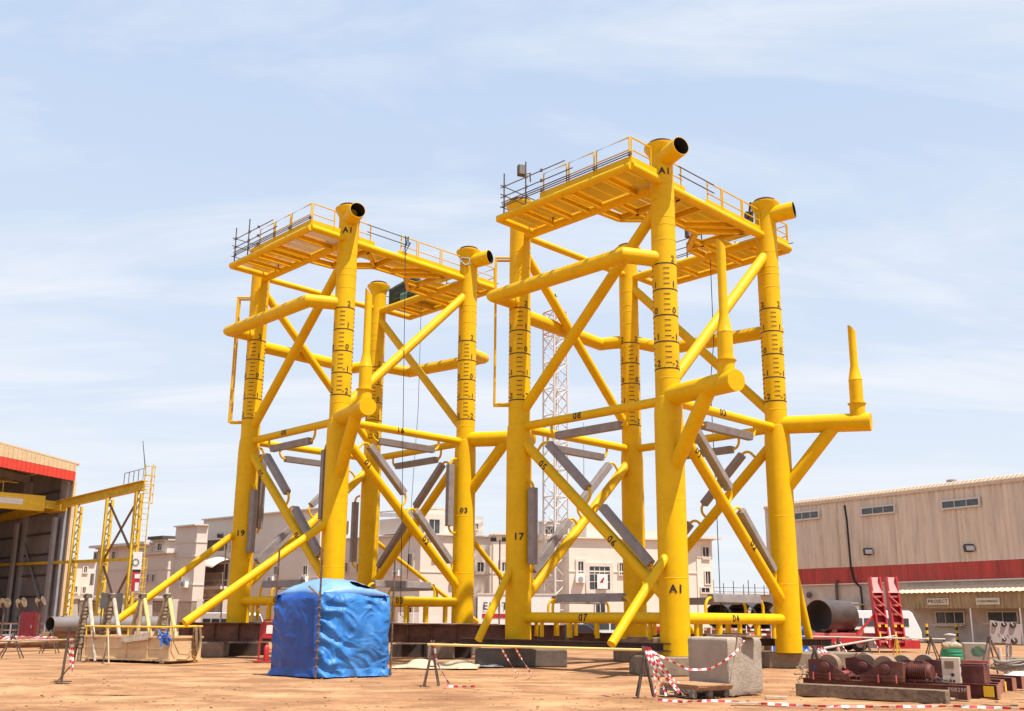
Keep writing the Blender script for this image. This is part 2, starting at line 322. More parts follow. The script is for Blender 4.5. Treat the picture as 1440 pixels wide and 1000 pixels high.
# ------------------------------------------------------------------ the two yellow steel jackets
W_,D_=7.61,7.47
LEG={'B':(0,0),'C':(D_,0),'A':(0,W_),'D':(D_,W_)}
ZP=17.94
def V3(l,z): return Vector((LEG[l][0],LEG[l][1],z))
def jacket(tagid, loc, rz, label, bot, legnum, verts, rakers, topx):
    J=thing('steel_jacket',label,'jacket structure',loc,rz,'yellow steel jackets standing in the yard')
    # legs
    for l in 'BCAD':
        x,y=LEG[l]; zt=19.62; zb=bot[l]; m=MB()
        prof=[(.52,zb),(.52,9.0),(.485,9.6),(.455,9.62),(.455,17.6),(.44,19.0),(.47,19.15),(.64,19.42),(.64,19.5),(.52,19.56)]
        m.lathe((x,y,0),prof,40); m.mi=1; m.lathe((x,y,0),[(.46,19.55),(.47,19.66),(.40,19.7)],32)
        lg=m.build('leg',[YEL,RUSTTOP],J)
        w=MB()
        for zz in (3.2,5.9,9.62,10.3,15.6,16.2,16.5,17.2): 
            rr=.52 if zz<9 else .457; MB().lathe((x,y,0),[(rr,zz-.012),(rr+.008,zz),(rr,zz+.012)],40).build('weld_seam',YEL,lg)
        # tide scale: rings each metre, short ticks and numerals on four sides
        k=MB(); z0=12.645; r=.462
        for i in range(-2,3):
            z=z0+i; MB().lathe((x,y,0),[(r-.01,z-.023),(r,z-.023),(r,z+.023),(r-.01,z+.023)],40).build('depth_ring',BLACK,lg,smooth=0)
            for q in range(4):
                th=R_(225+90*q)
                txt=str(i)
                add_glyph(k,txt,.34,lambda gx,gy,a=th+R_(34):(x+(r+.012)*math.cos(a+gx/r),y+(r+.012)*math.sin(a+gx/r),z+.17+gy))
                if i<2:
                    for tz in (.2,.4,.6,.8):
                        for s_ in range(4):
                            a0=th-.26+.13*s_; a1=a0+.13
                            k.quad([(x+(r+.004)*math.cos(a0),y+(r+.004)*math.sin(a0),z+tz-.016),(x+(r+.004)*math.cos(a1),y+(r+.004)*math.sin(a1),z+tz-.016),(x+(r+.004)*math.cos(a1),y+(r+.004)*math.sin(a1),z+tz+.016),(x+(r+.004)*math.cos(a0),y+(r+.004)*math.sin(a0),z+tz+.016)])
        k.build('tide_scale',BLACK,lg,smooth=0)
        def legtext(t,size,z,deg,rr=.52):
            tm=MB(); a=R_(deg); add_glyph(tm,t,size,lambda gx,gy:(x+(rr+.015)*math.cos(a+gx/rr),y+(rr+.015)*math.sin(a+gx/rr),z+gy),.03); tm.build('lettering',BLACK,lg,smooth=0)
        if l=='B':
            legtext('A1',.36,18.32,232,.45)
            if tagid=='R': legtext('A1',.38,2.82,226)
        if l=='A': legtext(legnum,.38,5.0,224)
        if l=='C' and tagid=='L': legtext('03',.34,6.15,226)
    # horizontal and diagonal braces; face = (start leg, end leg, outward normal)
    FACES=[('A','B',(-1,0,0),('08','05','06','07')),('B','C',(0,-1,0),('03','01','02','04') if tagid=='R' else ('16','01','02','03')),('C','D',(1,0,0),None),('D','A',(0,1,0),None)]
    def brace(p,q,r,nm='brace'): 
        o=MB().tube([p,q],r,20).build(nm,YEL,J); p,q=Vector(p),Vector(q); d=(q-p).normalized(); L=(q-p).length
        for k in ((1.05,L-1.05) if nm=='brace' else (.5*L,)): MB().lathe(p+d*k,[(r,-.02),(r+.009,0),(r,.02)],20,ax=d).build('weld_seam',YEL,o)
        return o
    def btext(o,t,p,q,s,r,n,flip=False):
        p,q=Vector(p),Vector(q); a=(q-p).normalized(); n=Vector(n); up=n.cross(a); P=p.lerp(q,s)
        tm=MB(); add_glyph(tm,t,.38,lambda gx,gy:P+a*gx+(n*math.cos(gy/r)+up*math.sin(gy/r))*(r+.012),.02); tm.build('lettering',BLACK,o,smooth=0)
    for fi,(s,e,nn,tx) in enumerate(FACES):
        n=Vector(nn); dvec=(V3(e,0)-V3(s,0)).normalized()
        h1=brace(V3(s,9.55),V3(e,9.55),.175)
        d1=brace(V3(s,9.15),V3(e,2.25),.21)
        h0=brace(V3(s,1.85),V3(e,1.85),.2)
        if (s,e) in (('A','B'),('B','C')):
            u1=brace(V3(s,10.0),V3(e,17.3),.215)
        elif (s,e)==('C','D'): u1=brace(V3(s,10.0),V3(e,17.7),.2)
        else: u1=brace(V3(s,10.2),V3(e,17.6),.2)
        if tx:
            nl=n; 
            btext(h1,tx[0],V3(s,9.55),V3(e,9.55),.44,.175,nl); btext(d1,tx[1],V3(s,9.15),V3(e,2.25),.2,.21,nl); btext(d1,tx[2],V3(s,9.15),V3(e,2.25),.66,.21,nl); btext(h0,tx[3],V3(s,1.85),V3(e,1.85),.47,.2,nl)
        # sacrificial anodes held off the braces by bent pipes
        def anode(p,q,toward,reach=.62):
            p,q=Vector(p),Vector(q); a=(q-p).normalized(); tw=Vector(toward); tw=(tw-a*tw.dot(a)).normalized(); sdv=a.cross(tw)
            m=MB(); hh=.15; sec=lambda c:[c+sdv*(-.17)+tw*hh,c+sdv*.17+tw*hh,c+sdv*.12-tw*hh,c-sdv*.12-tw*hh]
            m.prism(sec(p),q-p); ao=m.build('anode',ZINC,J,smooth=0,bevel=.02)
            k=MB()
            for c,sg in ((p,-1),(q,1)):
                pts=[c-a*sg*.02]+[c+a*sg*(.32*math.sin(t))+tw*(.32*(1-math.cos(t))) for t in (.25,.6,.95,1.3,1.57)]+[c+a*sg*.32+tw*reach]
                MB().tube(pts,.055,10).build('mounting_pipe',YEL,ao)
        L=W_ if fi in (0,2) else D_
        P=lambda sx,z: V3(s,z)+dvec*sx
        anode(P(2.15,8.92),P(5.42,8.92),(0,0,1))
        dd=(V3(e,2.25)-V3(s,9.15)).normalized(); side=(Vector((0,0,-1))*1+dvec*-1)
        anode(P(1.7,8.65),P(3.75,6.7),side,.78); anode(P(4.47,5.92),P(6.66,3.72),side)
        anode(P(2.2,2.58),P(5.4,2.58),(0,0,-1))
    for key in verts:
        fi,sx,z1,z2,tl=key
        s,e,nn,_=FACES[fi]; dvec=(V3(e,0)-V3(s,0)).normalized(); P=lambda sx,z: V3(s,z)+dvec*sx
        p,q=P(sx,z1),P(sx,z2); tw=dvec*tl
        a=Vector((0,0,-1)); m=MB(); sdv=a.cross(tw); sec=[p+sdv*-.17+tw*.15,p+sdv*.17+tw*.15,p+sdv*.12-tw*.15,p-sdv*.12-tw*.15]
        m.prism(sec,q-p); ao=m.build('anode',ZINC,J,smooth=0,bevel=.02); k=MB()
        for c,sg in ((p,-1),(q,1)):
            MB().tube([c-a*sg*.02]+[c+a*sg*(.3*math.sin(t))+tw*(.3*(1-math.cos(t))) for t in (.3,.7,1.1,1.57)]+[c+a*sg*.3+tw*.4],.055,10).build('mounting_pipe',YEL,ao)
    # short supports below the lowest ring
    for (s,e) in (('A','B'),('B','C'),('C','D'),('D','A')):
        for i,tt in enumerate((.17,.36,.54,.7,.86)):
            p=V3(s,1.8).lerp(V3(e,1.8),tt); MB().tube([p,(p.x,p.y,bot['P'])],.085+.03*(i%2),12).build('support_post',YEL,J)
    # raked shores
    for p,q,r in rakers: brace(p,q,r,'raking_shore')
    # bumper ring
    zr=14.92; rr=.30
    ring=[('AB',[V3('B',zr),(-1.45,.75,zr),(-1.45,W_-.05,zr),V3('A',zr)]),('AD',[V3('A',zr-.45),(D_-.7,W_+1.25,zr-.15),V3('D',zr-.1)]),
          ('CD',[V3('D',zr-.1),(D_+1.75,W_-.9,zr-.3),(D_+1.75,.75,zr-.6),V3('C',zr-.75)])]
    for nm,pts in ring: MB().tube(pts,rr,24).build('bumper_tube',YEL,J)
    # splayed arms with risers
    for l,sx,ztop in (('B',-1,topx[0]),('C',1,topx[1])):
        x0=LEG[l][0]; e=Vector((x0+sx*1.09,-3.56,9.5)); s0=Vector((x0,0,9.68)); 
        arm=MB().tube([s0,e],.365,32).build('outrigger_arm',YEL,J)
        dirn=(e-s0).normalized(); 
        r0=s0.lerp(e,.87); c=(r0.x,r0.y,0)
        m=MB(); m.lathe(c,[(.30,9.6),(.30,10.25),(.36,10.26),(.36,10.3),(.262,10.31),(.262,11.24),(.272,11.25),(.262,11.27),(.155,11.86),(.15,ztop-.25)],28)
        top=[]; k=28
        m.f.pop(); m.m.pop(); n0=len(m.v)-k
        for j in range(k):
            v=m.v[n0+j]; dx_=(v.x-c[0]); dy_=(v.y-c[1]); m.v[n0+j]=Vector((v.x,v.y,ztop-.1+(-(dx_*.7-dy_*.7))*1.1))
        m.f.append(tuple(n0+j for j in range(k))); m.m.append(0)
        m.build('riser_pipe',YEL,J)
        rb=s0.lerp(e,.62); MB().tube([rb-Vector((0,0,.1)),V3(l,6.75)],.265,24).build('knee_brace',YEL,J)
    # lifting trunnion pipes at the leg heads
    for l,sx in (('B',-1),('C',1)):
        x0=LEG[l][0]; p=Vector((x0,0,18.93)); q=Vector((x0+sx*.37,-1.2,19.02)); 
        m=MB(); m.pipe(p,q,.365,.34,32); o=m.build('head_pipe',YEL,J)
        d=(q-p).normalized(); m=MB(); m.pipe(q-d*.9,q+d*.004,.343,.335,32); m.tube([q-d*.92,q-d*.88],.338,32); m.build('pipe_bore',HOLE,o)
    # top platform: ring beams, cross beams, grating, kick plates, rails
    def poly(pts,r,nm='ring_beam',mt=YEL): return MB().tube(pts,r,18).build(nm,mt,J)
    xo,xo2=-2.12,9.35; y1,y2=-.2,6.78
    frame=MB()
    for a,b_,r in (((0,y1+.2,ZP),(0,W_,ZP),.19),((xo,y1,ZP),(xo,y2,ZP),.15),((xo,y1,ZP),(0,-.2,ZP),.15),((xo,y2,ZP),(0,y2,ZP),.15),
                 ((0,0,ZP+.02),(xo2,0,ZP+.02),.175),((D_,0,ZP),(D_,W_,ZP),.19),((xo2,0,ZP),(xo2,y2+.3,ZP),.16),((xo2,y2+.3,ZP),(D_,y2+.3,ZP),.15),
                 ((0,W_,18.1),(D_,W_,18.1),.15)): frame.tube([a,b_],r,16)
    fr=frame.build('ring_beam',YEL,J)
    cb_=MB()
    for y in (1.1,2.9,3.55,4.5,5.5): cb_.ibeam((xo,y,ZP-.02),(0,y,ZP-.02),.22,.14,.02)
    for y in (1.1,2.4,3.6,4.8,6.0): cb_.ibeam((D_,y,ZP-.02),(xo2,y,ZP-.02),.22,.14,.02)
    inn=[(0,3.2),(1.3,3.1),(2.75,1.65),(4.65,1.65),(6.0,3.05),(D_,3.1)]
    for a,b_ in zip(inn,inn[1:]): cb_.ibeam((*a,ZP-.02),(*b_,ZP-.02),.3,.18,.025)
    for a,b_ in (((2.75,1.65),(1.2,.1)),((2.75,1.65),(2.75,0)),((4.65,1.65),(6.3,0)),((1.3,3.1),(1.3,0)),((6.0,3.05),(6.0,0)),((3.7,1.65),(5.2,.1)),((2.1,2.2),(0,2.2)),((5.4,2.3),(D_,2.3))): cb_.ibeam((*a,ZP-.03),(*b_,ZP-.03),.24,.15,.02)
    cb_.build('cross_beam',YEL,J)
    gr=MB(); zg=ZP+.16
    def strip(xa,xb,ya,yb):
        nb=int(abs(xb-xa)/.09)
        for i in range(nb+1):
            x=xa+(xb-xa)*i/nb; gr.box((x,(ya+yb)/2,zg),(.012,yb-ya,.05))
        for k in range(int((yb-ya)/.6)+1): gr.box(((xa+xb)/2,ya+k*.6,zg-.012),(abs(xb-xa),.02,.02))
    strip(xo+.1,-.1,y1,y2); strip(D_+.1,xo2-.1,.1,y2+.2); strip(.5,D_-.5,.15,1.6); strip(.15,1.3,1.62,3.0); strip(6.05,D_-.15,1.62,3.0)
    gr.build('deck_grating',YEL,J,smooth=0)
    kp=MB()
    for a,b_ in (((xo,y1),(xo,4.4)),((xo,y1),(-.5,y1)),((.6,-.02),(1.5,-.02)),((2.9,-.02),(7.0,-.02)),((8,-.02),(xo2,-.02)),((xo2,0),(xo2,3.4))):
        MB().bar((*a,ZP+.27),(*b_,ZP+.27),.015,.26).build('kick_plate',YEL,J,smooth=0)
    def rail(a,b_,nm='guard_rail'):   # one loop panel
        a,b_=Vector((*a,ZP)),Vector((*b_,ZP)); d=(b_-a).normalized(); u=Vector((0,0,1)); a=a+d*.06; b_=b_-d*.06
        m=MB(); m.tube([a+u*.12,a+u*1.16,b_+u*1.16,b_+u*.12],.03,8); m.tube([a+u*.66,b_+u*.66],.024,8); m.build(nm,YEL,J)
    for a,b_ in (((xo,y1),(xo,1.5)),((xo,1.5),(xo,2.9)),((xo,2.9),(xo,4.25)),((xo,y1),(-.85,y1)),((.5,-.02),(1.3,-.02)),((3.0,-.02),(4.1,-.02)),((4.1,-.02),(5.6,-.02)),((5.6,-.02),(7.0,-.02)),((8.0,-.02),(xo2,-.02)),((xo2,0),(xo2,1.4)),((xo2,1.4),(xo2,2.8))): rail(a,b_)
    # caged access ladder beside leg A
    m=MB(); c0=Vector((-.74,8.35,0)); e=Vector((-.35,-.35,0)).normalized()*.18
    for sg in (-1,1):
        o_=e*sg; a=V3('A',0)+o_; m.tube([(a.x,a.y,16.95),(c0.x+o_.x,c0.y+o_.y,16.95),(c0.x+o_.x,c0.y+o_.y,10.5),(a.x,a.y,10.5)],.05,10)
    for i in range(6): z=11.2+i*.95; m.lathe((c0.x,c0.y,0),[(.05,z),(.26,z),(.26,z+.04),(.05,z+.04)],12) if False else m.tube([c0+e+Vector((0,0,z)),c0-e+Vector((0,0,z))],.03,8)
    m.build('side_ladder',YEL,J)
    return J
XRJ=(5.656,34.576,0); RZ_R=math.pi/2-.7924
XLJ=(-7.588,42.265,.687); RZ_L=math.pi/2-.7913
JR=jacket('R',XRJ,RZ_R,'right of the two yellow steel jackets, standing nearer with leg number 17','dummy' and {'B':.6,'C':.57,'A':.8,'D':1.05,'P':1.12},'17',
   [(0,.82,6.96,3.9,-1)],
   [((-.1,W_,4.3),(-2.15,W_,.99),.15),((0,0,4.3),(-3.42,0,1.02),.155),((D_+.3,0,5.2),(9.12,0,1.1),.15),((D_,W_,5.1),(12.0,W_,1.1),.12)],(14.55,13.5))
JL=jacket('L',XLJ,RZ_L,'left yellow steel jacket on the brown beams behind the blue tarpaulin tent','' or {'B':.0,'C':.88,'A':.84,'D':.88,'P':.9},'19',
   [(0,.8,7.09,4.09,-1),(0,6.62,8.36,5.29,1),(1,6.5,8.35,5.38,1),(2,9.0,7.31,4.06,-1),(3,6.65,9.0,5.34,1)],
   [((-.2,W_,5.2),(-5.75,W_,.95),.16),((-.1,0,5.25),(-6.5,0,.87),.165),((D_,0,5.3),(12.5,0,1.0),.13),((D_,W_,5.4),(15.52,W_,.9),.115)],(14.65,13.5))
# ------------------------------------------------------------------ grillage beams and footings under the jackets
def P3(px,py,y): return at(px,py,y)
def beam(name,p,q,h,w,m,label,cat='steel beam',group=None,stiff=0):
    b=MB(); b.ibeam(p,q,h,w,.04)
    p,q=Vector(p),Vector(q)
    for i in range(stiff):
        c=p.lerp(q,(i+.5)/stiff); d=(q-p).normalized(); b.box(c,(.02,w*.9,h-.09),M=Matrix((d,d.cross(Vector((0,0,1))),Vector((0,0,1)))).transposed())
    return tag(b.build(name,m,smooth=0),label,cat,group)
def lev(px,d,z): v=at(px,880,d); return Vector((v.x,d,z))
G1='brown steel beams under the jackets'
beam('support_beam',lev(252,46.9,1.1),lev(794,46.9,1.1),.86,.5,STEELBR,'long deep brown steel beam carrying the rear legs of the left jacket','steel beam',G1,16)
beam('support_beam',lev(330,52.4,1.1),lev(700,52.4,1.1),.86,.5,STEELBR,'brown steel beam behind the long one, under the farthest leg of the left jacket','steel beam',G1,8)
pa,pb_=gp(650,897,1.03),gp(944,904.5,1.03)
beam('support_beam',(pa.x,pa.y,.89),(pb_.x,pb_.y,.89),.28,.32,STEELDK,'thin dark steel beam running from the white sheet on the ground to the front leg marked A1','steel beam',G1)
beam('support_beam',lev(1048,41.0,.95),lev(1168,40.6,.95),.3,.32,STEELDK,'short dark steel beam crossing behind the right hand leg of the right jacket','steel beam',G1,4)
beam('support_beam',lev(800,46.6,.98),lev(1012,46.6,.98),.42,.35,STEELBR,'brown steel beam under the rear leg of the right jacket','steel beam',G1,7)
def block(name,c,d,rz,label,cat='concrete block',group=None,m=CONCD,bev=.05,bumpy=0):
    b=MB()
    b.box((0,0,d[2]/2),d); o=b.build(name,m,origin=(0,0,0),smooth=0); o.location=c; o.rotation_euler=(0,0,rz)
    if bev:
        mo=o.modifiers.new('b','BEVEL'); mo.width=bev; mo.segments=3
    return tag(o,label,cat,group)
G2='concrete footings under the jackets'
block('concrete_footing',(.45,40.35,-.03),(3.6,1.7,.66),-.03,'dark concrete footing under the leg numbered 17','concrete footing',G2,mat('shaded_stained_concrete',(.15,.115,.09),.9,var=.2,scale=2,dirt=.5,dirtcol=(.22,.17,.13),bump=.4))  # concrete colour darkened for the shade around this footing
block('timber_packing',(.5,40.2,.63),(.9,1.1,.16),0,'timber packing between footing and leg numbered 17','packing',m=WOOD,bev=.01)
block('concrete_footing',(5.5,34.7,-.03),(2.35,2.2,.62),.16,'concrete footing under the front leg marked A1','concrete footing',G2)
block('concrete_footing',(12.0,40.9,-.03),(3.7,2.2,.6),.02,'wide concrete footing under the right hand leg of the right jacket','concrete footing',G2)
block('concrete_footing',(6.0,45.6,-.03),(2.4,1.8,1.05),.1,'concrete footing under the rear leg of the right jacket','concrete footing',G2)
for px,lb in ((300,'concrete footing under the left end of the long brown beam'),(620,'concrete footing under the long brown beam behind the A-frame trestle with tape'),(480,'concrete footing under the long brown beam, hidden behind the blue tent'),(770,'concrete footing under the right end of the long brown beam')):
    v=lev(px,47,0); block('concrete_footing',(v.x,47.2,-.03),(1.25,1.5,.68),.1,lb,'concrete footing',G2)
for i,(xa,xb) in enumerate(((268,300),(312,372),(640,664),(555,600))):  # dark boxes added to stand in for the deep shade under the beam
    a_,b_=lev(xa,49.6,0),lev(xb,49.6,0); block('shade_box',((a_.x+b_.x)/2,49.6,-.02),(abs(b_.x-a_.x),2.2,.58),0,('dark box added for the shade under the left end of the long brown beam','dark box added for the beam shade left of the red extinguisher stand','dark box added for the shade under the beam just left of leg 03','dark box added for the shade just right of the blue tent under the beam')[i],'shade box','dark boxes added for the shade under the long beam',mat('dark_shade_box',(.06,.04,.03),.9),.02)
v=lev(660,52.4,0); block('concrete_footing',(v.x,52.4,-.03),(1.2,1.2,.68),0,'concrete footing under the rear brown beam','concrete footing',G2)
block('concrete_footing',(-7.59,42.27,-.03),(1.8,1.8,.68),.1,'concrete footing under the front leg of the left jacket behind the blue tent','concrete footing',G2)
# ------------------------------------------------------------------ concrete block, pallet, plywood
cbk=MB()
pL,pM,pR=gp(968,973),gp(1026,979),gp(1066,971)
e1=(pM-pL); e2=(pR-pM); e2=Vector((.75,.66,0)).normalized()*1.45; hh=1.40
def cbf(u,v,face):
    pass
def face(p,du,dv,nu,nv,amp):
    n=du.cross(dv).normalized()
    def fn(u,v):
        q=p+du*u+dv*v; e=min(u,1-u)*du.length; f=min(v,1-v)*dv.length
        rnd=.045*max(0,1-e/.07)+.045*max(0,1-f/.07)
        am=amp*noise.noise(q*3.1)+amp*.6*noise.noise(q*9)
        k=1 if e>.01 and f>.01 else 0
        return q+n*(am*k)
    return fn
Z=Vector((0,0,hh)); a0=Vector((pM.x,pM.y,-.02))
cb2=MB(); res=18
# welded lattice cube with rough surface
pts={}
def cubept(i,j,k):
    key=(i,j,k)
    if key in pts: return pts[key]
    u,v,w=i/res,j/res,k/res; q=a0-e1*(1-u)+e2*v+Z*w
    edge=sum(1 for t_ in (u,v,w) if t_ in (0,1)); cen=a0-e1*.5+e2*.5+Z*.5
    d=(q-cen); amt=.012*noise.noise(q*2.5)+.014*noise.noise(q*8)+(.02*noise.noise(q*17) if edge>1 else 0)
    if edge>=2: amt-=.03
    if edge>=3: amt-=.03
    q=q+d.normalized()*amt; cb2.v.append(q); pts[key]=len(cb2.v)-1; return pts[key]
def addf(fn):
    for i in range(res):
        for j in range(res):
            cb2.f.append(tuple(fn(*c) for c in ((i,j),(i+1,j),(i+1,j+1),(i,j+1)))); cb2.m.append(0)
addf(lambda i,j:cubept(i,0,j)); addf(lambda i,j:cubept(i,res,j)); addf(lambda i,j:cubept(0,i,j)); addf(lambda i,j:cubept(res,i,j)); addf(lambda i,j:cubept(i,j,res))
BLK=mat('stained_concrete_block',(.37,.30,.235),.9,var=.12,scale=1.2,dirt=.85,dirtcol=(.17,.12,.09),bump=.6,bscale=16,dscale=.9)
ob=cb2.build('concrete_block',BLK,smooth=60); tag(ob,'big stained concrete block with worn edges beside the pallet, tied with warning tape','concrete block')
tp=a0-e1*.35+e2*.6+Z; b=MB(); d1=e1.normalized()
b.bar(tp-d1*.75+Vector((0,0,.03)),tp+d1*.75+Vector((0,0,.03)),.5,.05); o=b.build('top_plank',WOOD,smooth=0); tag(o,'weathered board lying on top of the big concrete block','board')
b=MB(); b.bar(tp-d1*.5+e2*.1+Vector((0,0,.075)),tp+d1*.4+e2*.12+Vector((0,0,.075)),.1,.035); tag(b.build('steel_strap',SCAF,smooth=0),'rusty strap lying on the board over the big concrete block','strap')
def pallet(c,rz):
    t=thing('pallet','grey wooden pallet under the plywood sheets in front of the concrete block','pallet',c,rz)
    g=mat('grey_pallet_wood',(.20,.17,.15),.85,var=.3,scale=3,stretch=(1,6,1))
    for x in (-.55,0,.55): 
        for y in (-.5,0,.5): MB().box((x,y,.07),(.12,.14,.1)).build('block',g,t,smooth=0)
    for y in (-.5,0,.5): MB().box((0,y,.135),(1.25,.1,.025)).build('stringer',g,t,smooth=0)
    for i in range(7): MB().box((-.57+i*.19,0,.16),(.12,1.1,.022)).build('deck_board',g,t,smooth=0)
    for y in (-.5,0,.5): MB().box((0,y,.01),(1.25,.1,.022)).build('bottom_board',g,t,smooth=0)
    return t
pc=(gp(934,982)+gp(1020,979))/2; prz=math.atan2(e1.y,e1.x)+.02
pallet((pc.x+.05,pc.y+.45,.0),prz)
pl=thing('plywood_stack','sagging plywood sheets stacked on the pallet beside the concrete block','plywood',(pc.x+.12,pc.y+.47,.17),prz)
for i in range(4):
    m=MB(); m.box((.02*i-.03,.01*(i%2),.02+i*.03),(1.38,1.1,.024),rz=.02*(i%3)-.02); m.build('sheet',WOODP,pl,smooth=0)
# ------------------------------------------------------------------ warning tape and trestles
TR=mat('tape_red',(.62,.04,.05),.45,var=.1); TW=mat('tape_white',(.82,.78,.76),.45,var=.05)
def tape(name,pts,label,w=.055,seg=.13,sag=0,cat='warning tape',group='red and white warning tape',step=None):
    pts=[Vector(p) for p in pts]; P=[]
    for a,b_ in zip(pts,pts[1:]):
        L=(b_-a).length; n=max(1,int(L/seg+.5))
        for i in range(n): 
            t=i/n; q=a.lerp(b_,t); q.z-=sag*4*t*(1-t); P.append(q)
    P.append(pts[-1]); m=MB()
    for i in range(len(P)-1):
        a,b_=P[i],P[i+1]; d=(b_-a).normalized(); tw=math.sin(i*.55+a.x)*.8
        u=Vector((0,0,1)); u=u-d*u.dot(d); u=u.normalized() if u.length>.05 else Vector((1,0,0)); s=d.cross(u)
        o=(u*math.cos(tw)+s*math.sin(tw))*w/2; tw2=math.sin((i+1)*.55+a.x)*.8; o2=(u*math.cos(tw2)+s*math.sin(tw2))*w/2
        m.mi=i%2; m.quad([a-o,b_-o2,b_+o2,a+o])
    return tag(m.build(name,[TR,TW],smooth=0,solid=.002),label,cat,group)
def trestle(c,h,spread,rz,label,depth=.5,m=None,lean=0):
    t=thing('trestle',label,'trestle',c,rz,'rusty A-frame trestles'); m=m or SCAF
    for s in (-1,1):
        for k,y in enumerate((-depth/2,depth/2)):
            MB().tube([(s*spread,y,0),(-s*.04+lean,y*.25,h+.05)],.028,8).build('leg',m,t)
    MB().tube([(0,-depth*.35,h*.93),(0,depth*.35,h*.93)],.028,8).build('crossbar',m,t)
    MB().tube([(-spread*.55,-depth*.3,h*.45),(spread*.55,-depth*.3,h*.45)],.02,8).build('tie',m,t)
    return t
f1=(gp(597,966)+gp(616,963))/2; trestle((f1.x,f1.y,0),1.15,.2,0,'rusty A-frame trestle with hanging tape right of the blue tent',.3)
f2=(gp(897,982)+gp(918,978))/2; trestle((f2.x,f2.y,0),1.12,.2,0,'rusty A-frame trestle draped with bundles of tape left of the pallet',.3)
f3=(gp(1133,963)+gp(1164,964))/2; trestle((f3.x,f3.y,0),1.05,.3,0,'rusty A-frame trestle behind the left end of the timber baulk',.35)
f4=gp(1312,935); trestle((f4.x,f4.y,0),1.15,.35,0,'small rusty A-frame trestle behind the winch drums',.35)
f5=gp(1262,922); trestle((f5.x,f5.y,0),1.0,.15,.3,'yellow and brown trestle at the right end of the pale pole',.3,m=YCRANE)
f6=gp(15,926); trestle((f6.x,f6.y,0),1.0,.45,.2,'rusty trestle holding the long pale pole at the left edge',.5)
f7=gp(69,919); trestle((f7.x,f7.y,0),1.05,.4,.1,'rusty trestle beside the brown pipe, left of the tan skip',.45)
f8=gp(1396,948); trestle((f8.x,f8.y,0),1.25,.5,.5,'rusty trestle behind the post of the grey panel board',.3)
def pole(name,p,q,r,m,label,cat='pole',grp=None): return tag(MB().tube([p,q],r,10).build(name,m),label,cat,grp)
GP='barrier poles resting on trestles'
pole('barrier_pole',(f1.x-.12,f1.y,1.09),(f2.x+.15,f2.y,1.08),.035,mat('yellow_painted_pole',(.74,.56,.12),.5,var=.2,scale=1,col2=(.55,.42,.26)),'long yellow and white pole between two trestles in front of the jackets','barrier pole',GP)
pole('barrier_pole',(f3.x,f3.y,.98),(f5.x,f5.y,1.05),.035,mat('pale_pole',(.6,.5,.42),.5),'pale pole on trestles behind the brown winches','barrier pole',GP)
v0=at(-30,901.5,f6.y-1); v1=at(158,898.5,f7.y-4)
pole('barrier_pole',v0,v1,.03,POLE,'pale pole on trestles at the left edge of the yard','barrier pole',GP)
pole('barrier_pole',at(-30,906,f6.y-1),at(92,900,f7.y-2),.03,POLE,'second pale pole on trestles at the left edge, lower than the first','barrier pole',GP)
tape('warning_tape',[(f1.x+.05,f1.y-.08,1.12),(f1.x+.15,f1.y-.12,.6),(f1.x+.5,f1.y-.25,.06)]+[(gp(x,967).x,gp(x,967).y,.03) for x in (625,650,668)],'tape hanging from the trestle right of the blue tent and trailing on the ground')
for i,(x,y) in enumerate(((922,985),(930,978),(937,985),(945,972),(955,981),(965,987),(972,976))):
    e=gp(x,y); tape('warning_tape',[(f2.x+.02*i,f2.y-.06,1.14),Vector((f2.x,f2.y-.1,1.1)).lerp(e,.5)+Vector((.1,0,.02-.03*i)),(e.x,e.y,.10)],('leftmost','second','third','fourth','fifth','sixth','rightmost')[i]+' tape strand running from the draped trestle down to the pallet',seg=.1)
T1=a0-e1*.12+e2*.35+Z+Vector((0,0,.05)); tt=a0-e1*.1+e2*.02
tape('warning_tape',[(f2.x+.1,f2.y-.05,1.1),at(968,941,24.3),at(1000,940,24.3),at(1030,921,24.2),at(1047,902,24.6),T1],'tape sagging from the trestle across the face of the concrete block',sag=.02,seg=.1)
tape('warning_tape',[gp(925,984,.04),gp(960,987,.05),gp(1000,985,.04),gp(1060,989,.03),gp(1150,993,.03),gp(1250,994,.03),gp(1340,993,.03),gp(1470,998,.03)],'long tape trailing over the sand along the front of the yard',seg=.16,sag=.0)
e=gp(1175,966); tape('warning_tape',[(f3.x,f3.y,1.1),(f3.x+.35,f3.y-.2,.6),(f3.x+.75,f3.y-.6,.03)],'tape hanging from the trestle behind the timber baulk')
for dx_ in (0,.09): tape('warning_tape',[(f3.x+.1+dx_,f3.y,1.1),(f3.x+.45+dx_,f3.y-.2,.65),(f3.x+.95+dx_,f3.y-.5,.3)],('left' if dx_==0 else 'right')+' loose tape strand on the trestle behind the timber baulk')
for x in (735,755): 
    p=at(x-15,908,36); tape('warning_tape',[at(x-30,912,30),gp(x-10,945,.2),gp(x-5,948,.03)],('left' if x==735 else 'right')+' short tape end hanging from the yellow pole near the front beam')
